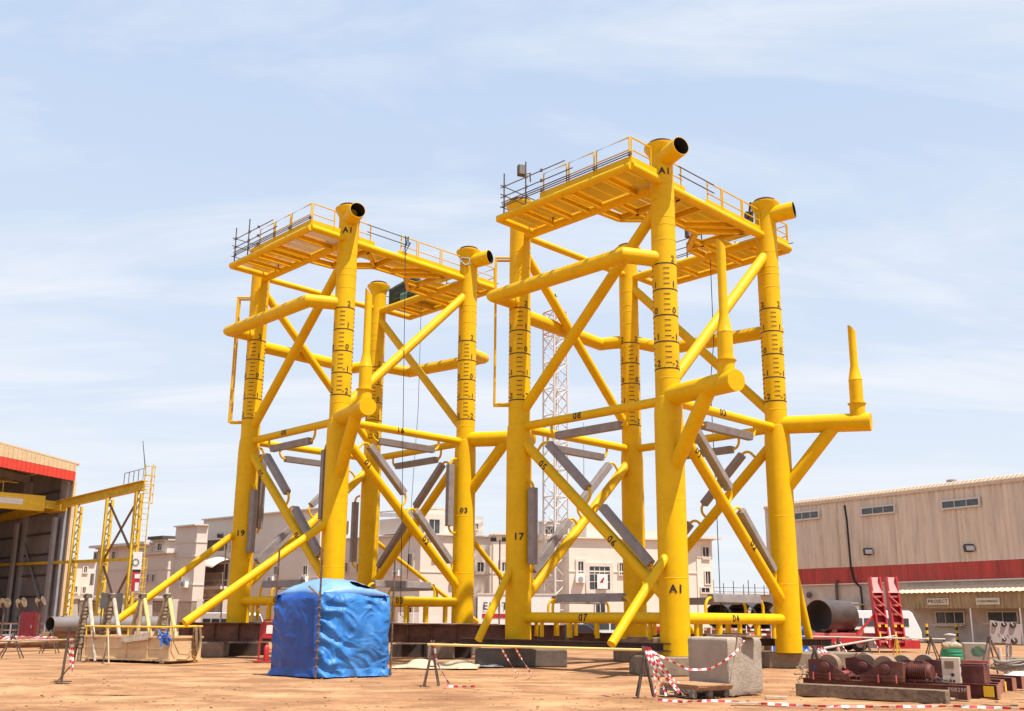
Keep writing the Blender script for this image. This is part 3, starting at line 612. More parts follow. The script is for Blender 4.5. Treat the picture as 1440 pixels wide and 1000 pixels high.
# T headed steel stand
fs=gp(86,960); tps=at(98,884,fs.y)
st=thing('steel_stand','leaning brown steel T post on a flat foot in the left foreground','steel stand',(fs.x,fs.y,0))
MB().tube([fs,tps],.036,10).build('post',SCAF,st,world=True)
MB().bar(tps-Vector((.14,0,0)),tps+Vector((.16,0,0)),.07,.06).build('head_bar',SCAF,st,world=True,smooth=0)
MB().box(fs+Vector((.03,0,.03)),(.42,.22,.03)).build('foot_plate',SCAF,st,world=True,smooth=0)
MB().tube([fs.lerp(tps,.62),gp(104,931)],.03,8).build('strut',SCAF,st,world=True)
for i in range(3): tape('warning_tape',[tps.lerp(fs,.12)+Vector((.06+.02*i,-.03,0)),tps.lerp(fs,.4)+Vector((.12+.05*i,-.06,0)),Vector((fs.x+.16+.08*i,fs.y-.1,.5-.15*i))],('innermost','middle','outermost')[i]+' tape strand bunched on the brown T post',seg=.09)
for i in range(4): 
    y_=f6.y+6; tape('warning_tape',[at(-20,896+1.3*i,y_+i*.3),at(30,895+1.3*i,y_),at(76,896+1.1*i,y_-.3)],('top','second','third','lowest')[i]+' tape row stretched left of the brown T post',seg=.2)
# ------------------------------------------------------------------ blue tarpaulin tent
TL,TM,TRr=Vector((-7.75,32.7,0)),Vector((-5.92,31.1,0)),Vector((-3.85,32.5,0)); TB=TL+TRr-TM
tent=thing('tarpaulin_tent','blue tarpaulin tent with creased walls and torn roof in front of the left jacket','tent',((TM.x+TB.x)/2,(TM.y+TB.y)/2,0))
H=2.52
def wall(p,q,hp,hq,seed,bulge,wr,flare=.12,holes=()):
    d=q-p; n=Vector((d.y,-d.x,0)).normalized()
    def fn(u,v):
        h=hp+(hq-hp)*u; x=p+d*u; b=bulge*math.sin(math.pi*u)*math.sin(math.pi*min(1,v*1.1))
        cu,cv=.02,.72   # creases gather towards the tied corner
        ang=math.atan2(v-cv,(u-cu)+.02); dist=math.hypot(u-cu,v-cv)
        c=.5*noise.noise(Vector((ang*7,dist*1.6,seed)))+.28*noise.noise(Vector((ang*17,dist*3,seed+5)))*max(0,1-dist*.5)
        c2=noise.noise(Vector((u*3.2+v*2.2,v*4.2-u,seed+9)))*.5+.3*noise.noise(Vector((u*9+v*4,v*8-u*3,seed+2)))
        edge=min(1,min(u,1-u)*14)
        off=b+wr*(c*.75+c2*.6)*edge+flare*max(0,.12-v)/.12*(.7+.5*noise.noise(Vector((u*8,0,seed))))
        zz=h*v-(.04*abs(math.sin(u*math.pi*5+seed)) if v>.97 else 0)
        lat=.05*noise.noise(Vector((v*6,u*2,seed+3))) if (u<.02 or u>.98) else 0
        return x+n*off+d.normalized()*lat+Vector((0,0,max(.01,zz)))
    return fn
BLN=mat('blue_tarpaulin_lit',(.03,.18,.52),.5,var=.2,scale=1.0,dirt=.55,dirtcol=(.14,.33,.66),bump=.3,bscale=5,spec=.35,dscale=1.3)  # lighter copy of the blue, sunlight of the right wall put into the colour
BLD=mat('blue_tarpaulin_shaded',(.01,.075,.36),.4,var=.2,scale=1.2,dirt=.2,dirtcol=(.03,.14,.42),bump=.15,bscale=3,spec=.5)  # darker copy of the blue, shade of the left wall put into the colour
def rid(p): return 1-abs(noise.noise(p))*2
cen_=(TL+TM+TRr+TB)/4
def shell(P0,P1,u,v,seed,amp):
    q=P0.lerp(P1,u); d=(P1-P0); Ld=d.length; n=Vector((d.y,-d.x,0)).normalized()
    e=min(u,1-u)*Ld; rc=.22
    inset=rc-math.sqrt(max(0,rc*rc-(max(0,rc-e))**2))          # rounded corners
    top=max(0,v-.90)/.10; inset+=.16*top*top
    belly=.20*math.sin(math.pi*min(1,u))**.7*math.sin(math.pi*(.08+.84*v))
    W=Vector((q.x*1.0,q.y*1.0,v*2.5)); wp_=W+Vector((noise.noise(W*1.1),noise.noise(W*1.1+Vector((5,1,2))),noise.noise(W*1.3+Vector((1,7,3)))))*.55
    c=.75*noise.noise(W*.8+Vector((seed,0,0)))+.30*(rid(Vector((wp_.x*1.3+wp_.z*.5,wp_.y*1.3,wp_.z*.8)))-.5)+.19*(rid(Vector((wp_.x*2.4+wp_.z*1.6,wp_.y*2.2,wp_.z*2.6)))-.5)+.05*(rid(wp_*7)-.5)
    ga=math.exp(-((u-.0)*Ld/.8)**2)*math.sin(v*30+4*noise.noise(W*2)+u*14)*.8     # gathers beside the tied pole
    fl=.20*max(0,.1-v)/.1*(.6+.6*noise.noise(Vector((q.x*3,q.y*3,seed))))
    off=belly+amp*(c+ga*.45)-inset+fl
    zz=H*v+.10*top*c+.06*noise.noise(Vector((q.x*2,q.y*2,4)))*v
    return q+n*off+Vector((0,0,max(.01,zz)))
m=MB(); m.grid(lambda u,v:shell(TM,TRr,u,v,2.,.19),130,110); m.build('right_wall',BLN,tent,world=True,smooth=180,solid=.004)
m=MB(); m.grid(lambda u,v:shell(TL,TM,u,v,7.,.08),80,80); m.build('left_wall',BLD,tent,world=True,smooth=180,solid=.004)
m=MB(); m.grid(lambda u,v:shell(TRr,TB,u,v,4.,.15),30,30); m.grid(lambda u,v:shell(TB,TL,u,v,5.,.15),30,30); m.build('rear_wall',BLN,tent,world=True,smooth=180,solid=.004)
m=MB()
def roof(u,v):
    q=TM+(TL-TM)*u+(TRr-TM)*v; q=q+(q-cen_)*-.045
    b_=max(0,math.sin(math.pi*u)*math.sin(math.pi*v))**.36
    h=H-.04+.54*b_*(.75+.25*math.sin(math.pi*(v*.9+.1)))
    h+=(.07*noise.noise(Vector((u*4,v*5,1)))+.05*(rid(Vector((u*6,v*7,4)))-.5))*b_
    return Vector((q.x,q.y,h))
m.grid(roof,50,60)
# torn opening near the front right
nv=61; keep=[]
for idx,f in enumerate(m.f):
    i,j=divmod(idx,60); u,v=i/50,j/60
    if .05<u<.22 and .50+.12*abs(u-.13)*4<v<.86-.25*abs(u-.13)*3: continue
    keep.append(f)
m.f=keep; m.m=[0]*len(keep)
m.build('roof_sheet',mat('faded_blue_tarpaulin',(.16,.32,.62),.5,var=.15,scale=1.2,dirt=.3,dirtcol=(.3,.42,.62),bump=.2,bscale=4),tent,world=True,smooth=180,solid=.004)
for q,h in ((TM+Vector((0,-.12,0)),3.9),(TL+Vector((.1,-.1,0)),4.0),(TRr+Vector((.02,.05,0)),3.65),(TB,2.9)):
    MB().tube([(q.x,q.y,0),(q.x+.03,q.y,h)],.032,8).build('corner_pole',mat('dark_bamboo_pole',(.17,.10,.06),.8,var=.4,scale=6),tent,world=True)
q=TM+Vector((-.35,-.14,2.75)); MB().tube([q,q+Vector((.36,.02,-.3))],.03,8).build('tie_stick',WOOD,tent,world=True)
rp_=MB(); 
for i in range(9): z=.3+i*.25; rp_.tube([TM+Vector((-.07,-.15,z)),TM+Vector((.0,-.2,z+.05)),TM+Vector((.08,-.14,z+.02))],.012,6)
rp_.build('lashing',ROPE,tent,world=True)
# small red extinguisher cart left of the tent
ec=gp(370,931); t=thing('extinguisher_stand','red fire extinguisher stand with a white notice left of the blue tent','fire stand',(ec.x,ec.y,0))
m=MB(); m.tube([(-.2,0,0),(-.16,0,1.5),(0,0,1.68),(.3,0,1.7),(.36,0,1.5),(.36,0,0)],.035,8); m.build('frame',REDP,t)
MB().box((.1,.03,1.25),(.42,.03,.62)).build('notice_board',REDP,t,smooth=0); MB().box((.18,.005,1.3),(.26,.012,.34)).build('notice',WHITE,t,smooth=0)
MB().box((.05,0,.03),(.85,.5,.05)).build('base',REDP,t,smooth=0); MB().lathe((.12,-.05,.06),[(.1,0),(.11,.05),(.11,.5),(.06,.6),(.03,.62),(.03,.7)],16).build('extinguisher',REDP,t)
# tarpaulin sheets flat on the sand
def sheet(name,pts,h,m,label,seed):
    p=[Vector(q) for q in pts]
    def fn(u,v):
        a=p[0].lerp(p[1],u); b_=p[3].lerp(p[2],u); q=a.lerp(b_,v); w=1+.15*noise.noise(Vector((u*5,v*5,seed)))
        z=.015+h*max(0,noise.noise(Vector((u*4,v*2.5,seed)))+.25)*(math.sin(math.pi*u)*math.sin(math.pi*v))**.5
        q=q+Vector((.15*noise.noise(Vector((u*6,v*6,seed+4))),.2*noise.noise(Vector((v*5,u*7,seed+7))),0)); return Vector((q.x,q.y,z))
    return tag(MB().grid(fn,50,14).build(name,m,smooth=180,solid=.006),label,'ground sheet','crumpled sheets left on the sand')
BEI=mat('beige_tarpaulin',(.58,.45,.3),.7,var=.15,dirt=.4)
WHT=mat('white_canvas_sheet',(.72,.68,.63),.6,var=.08,dirt=.3)
sheet('ground_sheet',[gp(545,940),gp(672,941),gp(675,934),gp(560,936)],.42,BEI,'crumpled beige sheet on the sand behind the A-frame trestle',1.3)
sheet('ground_sheet',[gp(662,938),gp(708,938),gp(700,934),gp(662,935)],.12,WHT,'white sheet on the sand beside the dark footing',4.2)
# ------------------------------------------------------------------ tan skip with padded tripods and ropes
sL,sM=Vector((-17.5,41.6,0)),Vector((-13.36,39.75,0)); du=(sM-sL); LS=du.length; du.normalize(); dv=Vector((-du.y,du.x,0)); srz=math.atan2(du.y,du.x)
sk=thing('skip','open tan steel skip with pipe rails holding scrap poles, left of the brown beam','skip',(sL.x,sL.y,0),srz)
Wd,hs=1.75,.98
for nm,c,d in (('side_panel',(LS/2,.02,.1+hs/2),(LS,.04,hs-.1)),('side_panel',(LS/2,Wd,.1+hs/2),(LS,.04,hs-.1)),('end_panel',(LS-.0,Wd/2,.1+hs/2),(.04,Wd,hs-.1)),('end_panel',(.0,Wd/2,.1+hs/2),(.04,Wd,hs-.1)),('floor_plate',(LS/2,Wd/2,.14),(LS-.05,Wd-.05,.04))):
    MB().box(c,d).build(nm,TAN,sk,smooth=0)
m=MB()
for i in range(5): m.box((.02+i*(LS-.04)/4,-.02,.55),(.06,.05,.86))
m.box((LS/2,-.03,.55),(LS,.02,.03)); m.box((LS/2,-.02,.98),(LS+.08,.09,.06)); m.box((LS/2,-.02,.12),(LS+.08,.09,.08)); m.box((LS+.03,Wd/2,.98),(.08,Wd+.1,.06)); m.box((LS+.03,Wd/2,.12),(.08,Wd+.1,.08))
m.build('stiffener',TAN,sk,smooth=0)
for x in (.3,LS-.3): MB().box((x,Wd/2,.04),(.2,Wd+.2,.09)).build('skid',WOOD,sk,smooth=0)
m=MB(); m.tube([(-.1,.02,1.38),(LS+.1,.02,1.38)],.035,8); m.tube([(LS,.02,1.38),(LS,Wd,1.40)],.04,8)
for x in (0,LS*.25,LS*.5,LS*.75,LS): m.tube([(x,.02,.98),(x,.02,1.42)],.03,8)
m.build('hand_rail',YPIPE,sk)
o=MB().tube([(LS+.02,Wd*.8,0),(LS+.02,Wd*.8,1.45)],.05,10); o.tube([(LS,Wd*.8,1.4),(LS,.1,1.4)],.05,8); o.build('end_post',YPIPE,sk)
# rope coil hung on the end
rc=MB(); random.seed(5); base=sL+du*(LS+.12)+dv*(Wd*.75)
for i in range(9):
    w=random.uniform(.08,.2); z0=1.4; zl=random.uniform(.25,.6); ox=random.uniform(-.06,.08)
    pts=[base+du*ox+dv*(-w+0)+Vector((0,0,z0)),base+du*(ox+.05)+dv*-w+Vector((0,0,(z0+zl)/2)),base+du*(ox+.03)+dv*(-w*.4)+Vector((0,0,zl)),base+du*(ox+.03)+dv*(w*.4)+Vector((0,0,zl)),base+du*(ox+.05)+dv*w+Vector((0,0,(z0+zl)/2)),base+du*ox+dv*w*.6+Vector((0,0,z0))]
    rc.tube(pts,.018,6)
tag(rc.build('rope_coil',ROPE),'bundle of brown rope hung on the right end of the tan skip','rope')
rc=MB(); P=[base+dv*-1.3+Vector((0,0,1.35)),base+dv*-1.35+Vector((.05,0,.8)),base+dv*-1.0+Vector((.05,0,.35)),base+dv*-.5+Vector((.05,0,.3)),base+dv*-.2+Vector((0,0,.5))]
rc.tube(P,.02,6); tag(rc.build('rope',ROPE),'loose rope end looping over the lit end of the tan skip','rope')
pk=MB(); a_=sL+du*2.05+dv*-.1; pk.bar(a_+Vector((0,0,.88)),a_+du*1.55+Vector((0,-.02,1.07)),.05,.2); pk.bar(a_+du*.1+Vector((0,-.05,.78)),a_+du*1.4+Vector((0,-.06,.93)),.04,.08)
tag(pk.build('plank',mat('bleached_plank',(.62,.5,.38),.85,var=.2,scale=3,dirt=.7,dirtcol=(.25,.14,.08)),smooth=0),'bleached plank leaning along the front of the tan skip','plank')
bl=MB(); c=sL+du*(LS-.15)+dv*-.12+Vector((0,0,1.0)); random.seed(9)
for i in range(14): 
    q=c+Vector((random.uniform(-.2,.2),random.uniform(-.05,.05),random.uniform(-.18,.18))); bl.tube([q,q+Vector((random.uniform(-.15,.15),random.uniform(-.08,.02),random.uniform(-.2,.2))),q+Vector((random.uniform(-.2,.2),-.03,random.uniform(-.2,.1)))],.035,6)
tag(bl.build('blue_rag',BLUE),'knotted blue rag tied to the corner of the tan skip','rag')
WRAP=mat('dark_padding_wrap',(.30,.22,.16),.9,var=.4,scale=9)
def tripod(ax,legs,label,cols):
    d=41.9; a=at(ax,839,d); t=thing('pipe_tripod',label,'tripod',(a.x,a.y,0),0,'padded pole tripods beside the skip')
    for i,(lx,yy) in enumerate(legs):
        f=at(lx,930,d+yy*1.0); g=Vector((ax,0,0)); foot=Vector((at(ax+(lx-ax)*2.1,930,d).x,a.y+yy,0))
        top=a+Vector((.05*(i-1),0,.0)); mt=cols[i]
        lg=MB().tube([foot,top+(top-foot).normalized()*.12],.085,12).build('leg',mt,t,world=True)
        if mt is not WRAP: continue
        w=MB(); 
        for k in range(13):
            if (k*7+i)%5==0: continue
            q=foot.lerp(top,.2+k*.058); q2=foot.lerp(top,.2+k*.058+.03); w.tube([q,q2],.115,12)
        w.build('padding',mat('pale_padding',(.36,.26,.17),.9,var=.3,scale=6),lg,world=True)
    m=MB(); 
    for k in range(4): m.tube([a+Vector((-.16,-.05,.02*k-.03)),a+Vector((0,-.14,.05*k-.06)),a+Vector((.17,-.03,.03*k))],.03,6)
    m.build('clamp',SCAF,t,world=True); return t
PW=mat('white_wrapped_pole',(.62,.53,.42),.7,var=.25,scale=4,dirt=.4); PY=mat('yellow_taped_pole',(.72,.55,.16),.55,var=.3,scale=2.5,col2=(.5,.38,.22))
tripod(124,((110,.5),(119,-.2),(133,-.6)),'padded pole tripod at the left end of the tan skip',(WRAP,WRAP,PW))
tripod(158,((143,.5),(153,-.2),(169,-.6)),'padded pole tripod with white joint, in front of the grey board',(WRAP,WRAP,PW))
tripod(201,((184,.5),(196,-.2),(212,-.6)),'pole tripod with yellow taped leg, third from the left at the skip',(POLE,POLE,PY))
tripod(236,((220,.5),(231,-.2),(247,-.6)),'pole tripod with yellow taped leg at the right end of the skip',(POLE,WRAP,PY))
b=thing('grey_board','dark grey board standing on posts behind the padded tripods','board',tuple(Vector((at(157,845,48).x,48,0))))
q=at(157,845,48); MB().box(q,(1.05,.04,.72)).build('panel',mat('dark_grey_sheet',(.10,.095,.09),.5),b,world=True,smooth=0)
for s in (-.45,.45): MB().tube([(q.x+s,48.05,0),(q.x+s,48.05,q.z)],.03,8).build('post',SCAF,b,world=True)
# thin poles leaning on the front of the skip
for i,(x0,y0,x1,y1) in enumerate(((130,888,137,925),(150,905,145,932),(152,885,153,934),(173,903,163,918),(214,905,219,932))):
    p=at(x0,y0,40.2+.1*i); q=gp(x1,y1); pole('leaning_pole',p,q,.028,(POLE,SCAF)[i%2],('pale','thin brown')[i%2]+' pole leaning on the tan skip, number %s from its left end'%('one','two','three','four','five')[i],'pole','thin poles leaning on the skip')
# ------------------------------------------------------------------ left yard clutter: pipes, trestle rack
GPi='large steel pipes lying in the yard'
LP=mat('pale_coated_pipe',(.22,.19,.18),.5,metal=.1,var=.12,scale=1,dirt=.3)
def bigpipe(p,q,r,m,label,wall=.02,grp=GPi):
    t=MB().pipe(p,q,r,r-wall,40); o=t.build('steel_pipe',m,origin=tuple((Vector(p)+Vector(q))/2-Vector((0,0,r))))
    inn=MB().pipe(Vector(p).lerp(Vector(q),.002),Vector(q).lerp(Vector(p),.002),r-wall+.002,r-wall-.006,40).build('pipe_bore',mat('shaded_pipe_lining',(.05,.04,.04),.8),o,world=True)
    return tag(o,label,'steel pipe',grp)
p=at(70,878,56); bigpipe(p,p+Vector((3.6,6.2,0)),.42,LP,'pale coated steel pipe with open end, leftmost of two behind the tan skip')
p=at(87,876,57.5); bigpipe(p,p+Vector((3.6,6.2,0)),.40,LP,'pale coated steel pipe with open end, right one of two behind the tan skip')
for i,dxx in enumerate((-.6,3,6)): 
    v=at(72,878,57); block('pipe_chock',(v.x+dxx*.3+.6,57.6+dxx*.5,-.02),(1.9,.4,max(.1,v.z-.40)),.4,'timber chock under the pale pipes, number %s from the left'%('one','two','three')[i],'chock','pipe chocks',WOOD,.02)
p=gp(-25,917); p.z=.42; q=gp(76,914); q.z=.42
bigpipe(p,q,.27,mat('rusty_brown_pipe',(.24,.10,.05),.7,var=.3,scale=2,dirt=.4),'rusty brown pipe on the sand at the left edge',.015)
rk=thing('pipe_rack','low grey steel rack with chequered tape at the left edge behind the brown pipe','rack',tuple(gp(30,904)))
for y,d_,zz in ((0,0,0),(1,3,0)):
    for x in (-20,12,38,60): 
        q=gp(x,906-d_); MB().tube([q,(q.x,q.y,at(x,877,q.y).z)],.05,6).build('post',GREYST,rk,world=True)
    for yy in (877,886,893):
        a,b_=at(-20,yy,gp(-20,906-d_).y),at(60,yy,gp(60,906-d_).y); MB().bar(a,b_,.08,.1).build('rail',(GREYST,mat('brown_rail',(.22,.12,.08),.7),GREYST)[(yy//3)%3],rk,world=True,smooth=0)
# machinery just inside the shed door
t=thing('red_cabinet','dark red steel cabinet standing in the shed doorway','cabinet',tuple(at(43,886,64).xy)+(0,))
q=at(43,870,64); RDK=mat('dark_red_cabinet',(.20,.012,.018),.5,var=.2)
MB().box((q.x,64,1.0),(.95,.8,2.0)).build('body',RDK,t,world=True,smooth=0); MB().box((q.x,63.58,1.1),(.8,.03,1.6)).build('door',RDK,t,world=True,smooth=0); MB().box((q.x+.3,63.55,1.1),(.04,.04,.2)).build('handle',GREYST,t,world=True,smooth=0)
for i,(px,py) in enumerate(((7,848),(30,848),(57,846))):
    q=at(px,py,62); t=thing('hose_reel',('brown cable reel, leftmost in front of the shed','brown cable reel, middle one in front of the shed','tan cable reel, rightmost in front of the shed')[i],'cable reel',(q.x,62,0),.5,'cable reels in front of the shed')
    m=MB(); m.lathe((0,0,q.z),[(.3,-.2),(.3,-.16),(.14,-.15),(.14,.15),(.3,.16),(.3,.2)],16,ax=(.5+.3*i,-.5,.2*i)); m.build('drum',mat('dusty_reel',(.24,.16,.1),.9,var=.4,scale=5),t); MB().tube([(0,0,0),(0,0,q.z-.2)],.06,8).build('stand',SCAF,t); MB().box((0,0,.03),(.8,.8,.06)).build('foot',SCAF,t,smooth=0)
# ------------------------------------------------------------------ background buildings (pale rendered blocks)
A1d=Vector((-.777,.63,0)); B1d=Vector((.93,.36,0)).normalized(); UP=Vector((0,0,1))
def onplane(P0,d,px,py=None):     # distance along d (and height) where the pixel ray meets the upright plane through P0
    r=ray(px,870 if py is None else py); n=Vector((-d.y,d.x,0)); o=Vector((0,0,CH)); t=(P0-o).dot(n)/r.dot(n); q=o+r*t
    return (q-P0).dot(d), q.z
PINK=mat('pinkish_render',(.68,.585,.505),.85,var=.04,scale=.6,dirt=.15,dirtcol=(.58,.48,.41),dscale=.35)
CREAM=mat('cream_render',(.76,.66,.56),.85,var=.05,scale=.6,dirt=.25,dirtcol=(.66,.56,.47),dscale=.35)
TRIM=mat('pale_window_trim',(.66,.58,.50),.7,var=.05)
def building(label,xc,xl,xr,ytop,depth,a=A1d,b=B1d,mt=PINK,cat='building',band=None,group=None,zbase=0):
    c=at(xc,ytop,depth); P0=Vector((c.x,c.y,0)); zt=c.z
    la=max(1.,onplane(P0,a,xl)[0]); lb=max(1.,onplane(P0,b,xr)[0])
    t=thing('building',label,cat,tuple(P0),0,group); t['_z']=zt
    MB().prism([P0+UP*zbase,P0+b*lb+UP*zbase,P0+a*la+b*lb+UP*zbase,P0+a*la+UP*zbase],UP*(zt-zbase)).build('wall',mt,t,world=True,smooth=0)
    nA=Vector((a.y,-a.x,0)); nA=nA if nA.dot(P0)<0 else -nA; nB=Vector((b.y,-b.x,0)); nB=nB if nB.dot(P0)<0 else -nB
    cp=MB(); o=.12
    cp.bar(P0+UP*(zt+.06)+nA*o-a*-0-b*0,P0+a*la+UP*(zt+.06)+nA*o,.35,.12); cp.bar(P0+UP*(zt+.063)+nB*o,P0+b*lb+UP*(zt+.063)+nB*o,.35,.12)
    cp.build('coping',mt,t,world=True,smooth=0)
    for zz in (band or []):
        z=at(xc,zz,depth).z; m=MB(); m.bar(P0+nA*.03+UP*z,P0+nA*.03+a*la+UP*z,.06,.12); m.bar(P0+nB*.03+UP*z,P0+nB*.03+b*lb+UP*z,.06,.12); m.build('string_course',mt,t,world=True,smooth=0)
    return dict(t=t,P=P0,a=a,b=b,nA=nA,nB=nB,la=la,lb=lb,zt=zt)
def window(B,side,x0,y0,x1,y1,frame=.11,mull=1,mt=GLASS,tr=TRIM,rows=0,nm='window'):
    d,n=(B['a'],B['nA']) if side=='a' else (B['b'],B['nB'])
    s0,z0=onplane(B['P'],d,x0,y1); s1,z1=onplane(B['P'],d,x1,y0); s0,s1=min(s0,s1),max(s0,s1); P=B['P']; t=B['t']
    if s1-s0<.3: s1=s0+.3
    M=MB(); q=lambda s,z,o:P+d*s+UP*z+n*o; f=frame
    M.bar(q(s0-f,z1+f/2,.05),q(s1+f,z1+f/2,.05),.12,f); M.bar(q(s0-f,z0-f/2,.07),q(s1+f,z0-f/2,.07),.16,f)
    M.bar(q(s0-f/2,z0,.05),q(s0-f/2,z1,.05),f,.12,up=n); M.bar(q(s1+f/2,z0,.05),q(s1+f/2,z1,.05),f,.12,up=n)
    w=M.build(nm,tr,t,world=True,smooth=0)
    MB().quad([q(s0,z0,.012),q(s1,z0,.012),q(s1,z1,.012),q(s0,z1,.012)]).build('pane',mt,w,world=True,smooth=0)
    if mull or rows:
        m=MB()
        for i in range(1,mull+1): s=s0+(s1-s0)*i/(mull+1); m.bar(q(s,z0,.03),q(s,z1,.03),.06,.05,up=n)
        for i in range(1,rows+1): z=z0+(z1-z0)*i/(rows+1); m.bar(q(s0,z,.031),q(s1,z,.031),.05,.06)
        m.build('mullion',tr,w,world=True,smooth=0)
    return w
def recess(B,side,x0,y0,x1,y1,deep=1.2,nm='balcony_opening'):
    d,n=(B['a'],B['nA']) if side=='a' else (B['b'],B['nB'])
    s0,z0=onplane(B['P'],d,x0,y1); s1,z1=onplane(B['P'],d,x1,y0); s0,s1=min(s0,s1),max(s0,s1); P=B['P']; q=lambda s,z,o:P+d*s+UP*z+n*o
    M=MB(); M.quad([q(s0,z0,.02),q(s1,z0,.02),q(s1,z1,.02),q(s0,z1,.02)])
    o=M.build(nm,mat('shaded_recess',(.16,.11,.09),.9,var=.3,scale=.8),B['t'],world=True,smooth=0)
    F=MB(); F.bar(q(s0,z1,.12),q(s1,z1,.12),.3,.12); F.bar(q(s0,z0,.12),q(s0,z1,.12),.12,.3,up=n); F.bar(q(s1,z0,.12),q(s1,z1,.12),.12,.3,up=n); F.build('surround',PINK,o,world=True,smooth=0); return (s0,z0,s1,z1,q)
# far left pair
b0=building('bright cream house seen between the yellow crane trestles at the far left',97,80,127,790,118,mt=CREAM)
for x,y in ((101,796),(118,797),(104,825),(116,826)): window(b0,'b',x,y,x+4,y+8,frame=.15)
b1=building('pinkish house with flat overhanging roof behind the lattice trestles',206,128,214,768,100,band=(800,))
for x0,y0,x1,y1 in ((133,777,139,787),(158,776,164,786),(128,808,132,822),(180,810,184,820)): window(b1,'a',x0,y0,x1,y1)
m=MB(); P=b1['P']; m.prism([P+b1['nA']*.7+UP*(b1['zt']+.13)-b1['a']*.7,P+b1['nA']*.7+b1['a']*(b1['la']+.7)+UP*(b1['zt']+.13),P+b1['a']*(b1['la']+.7)+b1['b']*1+UP*(b1['zt']+.13),P+b1['b']*1+UP*(b1['zt']+.13)],UP*.25); m.build('roof_slab',TRIM,b1['t'],world=True,smooth=0)
b2=building('pinkish house with open roof terrace left of the taller stepped block',238,196,246,778,97,band=(800,820))
for x0,y0,x1,y1 in ((207,808,211,818),(214,808,219,818),(224,769,229,776)): window(b2,'a',x0,y0,x1,y1) if y0>780 else None
# roof terrace room
b2b=building('small roof room with dark flat roof and red climbing frame beside it',236,205,241,760,98.5,mt=PINK,zbase=0)
window(b2b,'a',208,767,212,775); window(b2b,'a',222,764,229,774)
m=MB(); P=b2b['P']; m.prism([P+b2b['nA']*.6+UP*(b2b['zt']+.14),P+b2b['nA']*.6+b2b['a']*b2b['la']+UP*(b2b['zt']+.14),P+b2b['a']*b2b['la']+b2b['b']*1+UP*(b2b['zt']+.14),P+b2b['b']*1+UP*(b2b['zt']+.14)],UP*.3); m.build('roof_slab',mat('dark_roof_edge',(.08,.07,.07),.8),b2b['t'],world=True,smooth=0)
b3=building('stepped pinkish apartment block, lower part left of the leg numbered 19',278,237,283,739,95,band=(762,782,822))
for x0,y0,x1,y1 in ((244,806,248,817),(253,806,257,817)): window(b3,'a',x0,y0,x1,y1)
b4=building('tall pinkish apartment block with balconies behind the leg numbered 19',452,276,470,716,92.,band=(770,812,))
recess(b4,'a',291,757,325,776); r=recess(b4,'a',257+5,792,325,826)
s0,z0,s1,z1,q=r
m=MB(); zf=z0
for i in range(36): s=s0+(s1-s0)*i/35; m.bar(q(s,zf+.1,.9),q(s,zf+1.25,.9),.06,.06,up=b4['nA'])
m.bar(q(s0,zf+1.3,.9),q(s1,zf+1.3,.9),.1,.1); m.bar(q(s0,zf+.1,.9),q(s1,zf+.1,.9),.12,.12); m.build('balcony_railing',mat('balcony_bars',(.38,.27,.2),.7),b4['t'],world=True,smooth=0)
m=MB(); m.bar(q(s0,zf-.15,.45),q(s1,zf-.15,.45),1.2,.3); m.build('balcony_slab',PINK,b4['t'],world=True,smooth=0)
m=MB(); 
for u0,u1 in ((0,.48),(.5,1)):
    sa,sb=s0+(s1-s0)*u0,s0+(s1-s0)*u1; m.grid(lambda u,v:q(sa+(sb-sa)*u,z1+.35-.9*v*v+.35*math.sin(math.pi*u)*(1-v*.5),.1+2.1*v),12,6)
m.build('awning',mat('cream_awning_cloth',(.62,.52,.42),.8,var=.05),b4['t'],world=True,smooth=180,solid=.02)
window(b4,'a',278,800,281,818); window(b4,'a',317,763,324,774,mull=1)
for x0,y0,x1,y1 in ((386,797,391,808),(427,796,433,808),(388,812,392,813)): 
    if y1-y0>3: window(b4,'a',x0,y0,x1,y1,frame=.12)
for x0,x1 in ((300,326),(256,292)):
    s_,z_=onplane(b4['P'],b4['a'],x0,845); s2_,_=onplane(b4['P'],b4['a'],x1,845); m=MB(); m.bar(q(min(s_,s2_),3.9,.1),q(max(s_,s2_),3.9,.1),.4,.3); m.build('canopy_beam',PINK,b4['t'],world=True,smooth=0)
recess(b4,'a',262,843,306,868)
m=MB(); sx,zx=onplane(b4['P'],b4['a'],326,800); m.tube([q(sx,0,.2),q(sx,15,.2)],.07,8); m.build('downpipe',WHITE,b4['t'],world=True)
for k,px in enumerate((440,455)): pass
b5=building('pinkish grey block with roof balustrade behind the left jacket',592,470,694,752,96,band=(804,))
def extrude_on(B,side,x0,x1,ytop,ybot,deep,nm,mt): 
    d,n=(B['a'],B['nA']) if side=='a' else (B['b'],B['nB']); s0,z0=onplane(B['P'],d,x0,ybot); s1,z1=onplane(B['P'],d,x1,ytop); s0,s1=min(s0,s1),max(s0,s1)
    P=B['P']-n*(deep+.3); M=MB(); M.prism([P+d*s0+UP*z0,P+d*s1+UP*z0,P+d*s1+n*deep+UP*z0,P+d*s0+n*deep+UP*z0],UP*(z1-z0)); return M.build(nm,mt,B['t'],world=True,smooth=0)
extrude_on(b5,'a',530,575,727,752,6,'roof_room',PINK)
extrude_on(b5,'b',594,625,716,753,8,'roof_room',CREAM); extrude_on(b5,'b',590,630,713,716,8.8,'roof_slab',TRIM)
window(b5,'b',603,731,618,750,mull=1,frame=.5)
window(b5,'a',487,734,491,751); window(b5,'a',574,779,580,797,frame=.3); window(b5,'a',502,793,508,804); window(b5,'a',484,792,490,804)
window(b5,'b',609,779,613,788); window(b5,'a',571,843,580,877,mull=1,frame=.25,rows=2)
m=MB(); n_=0
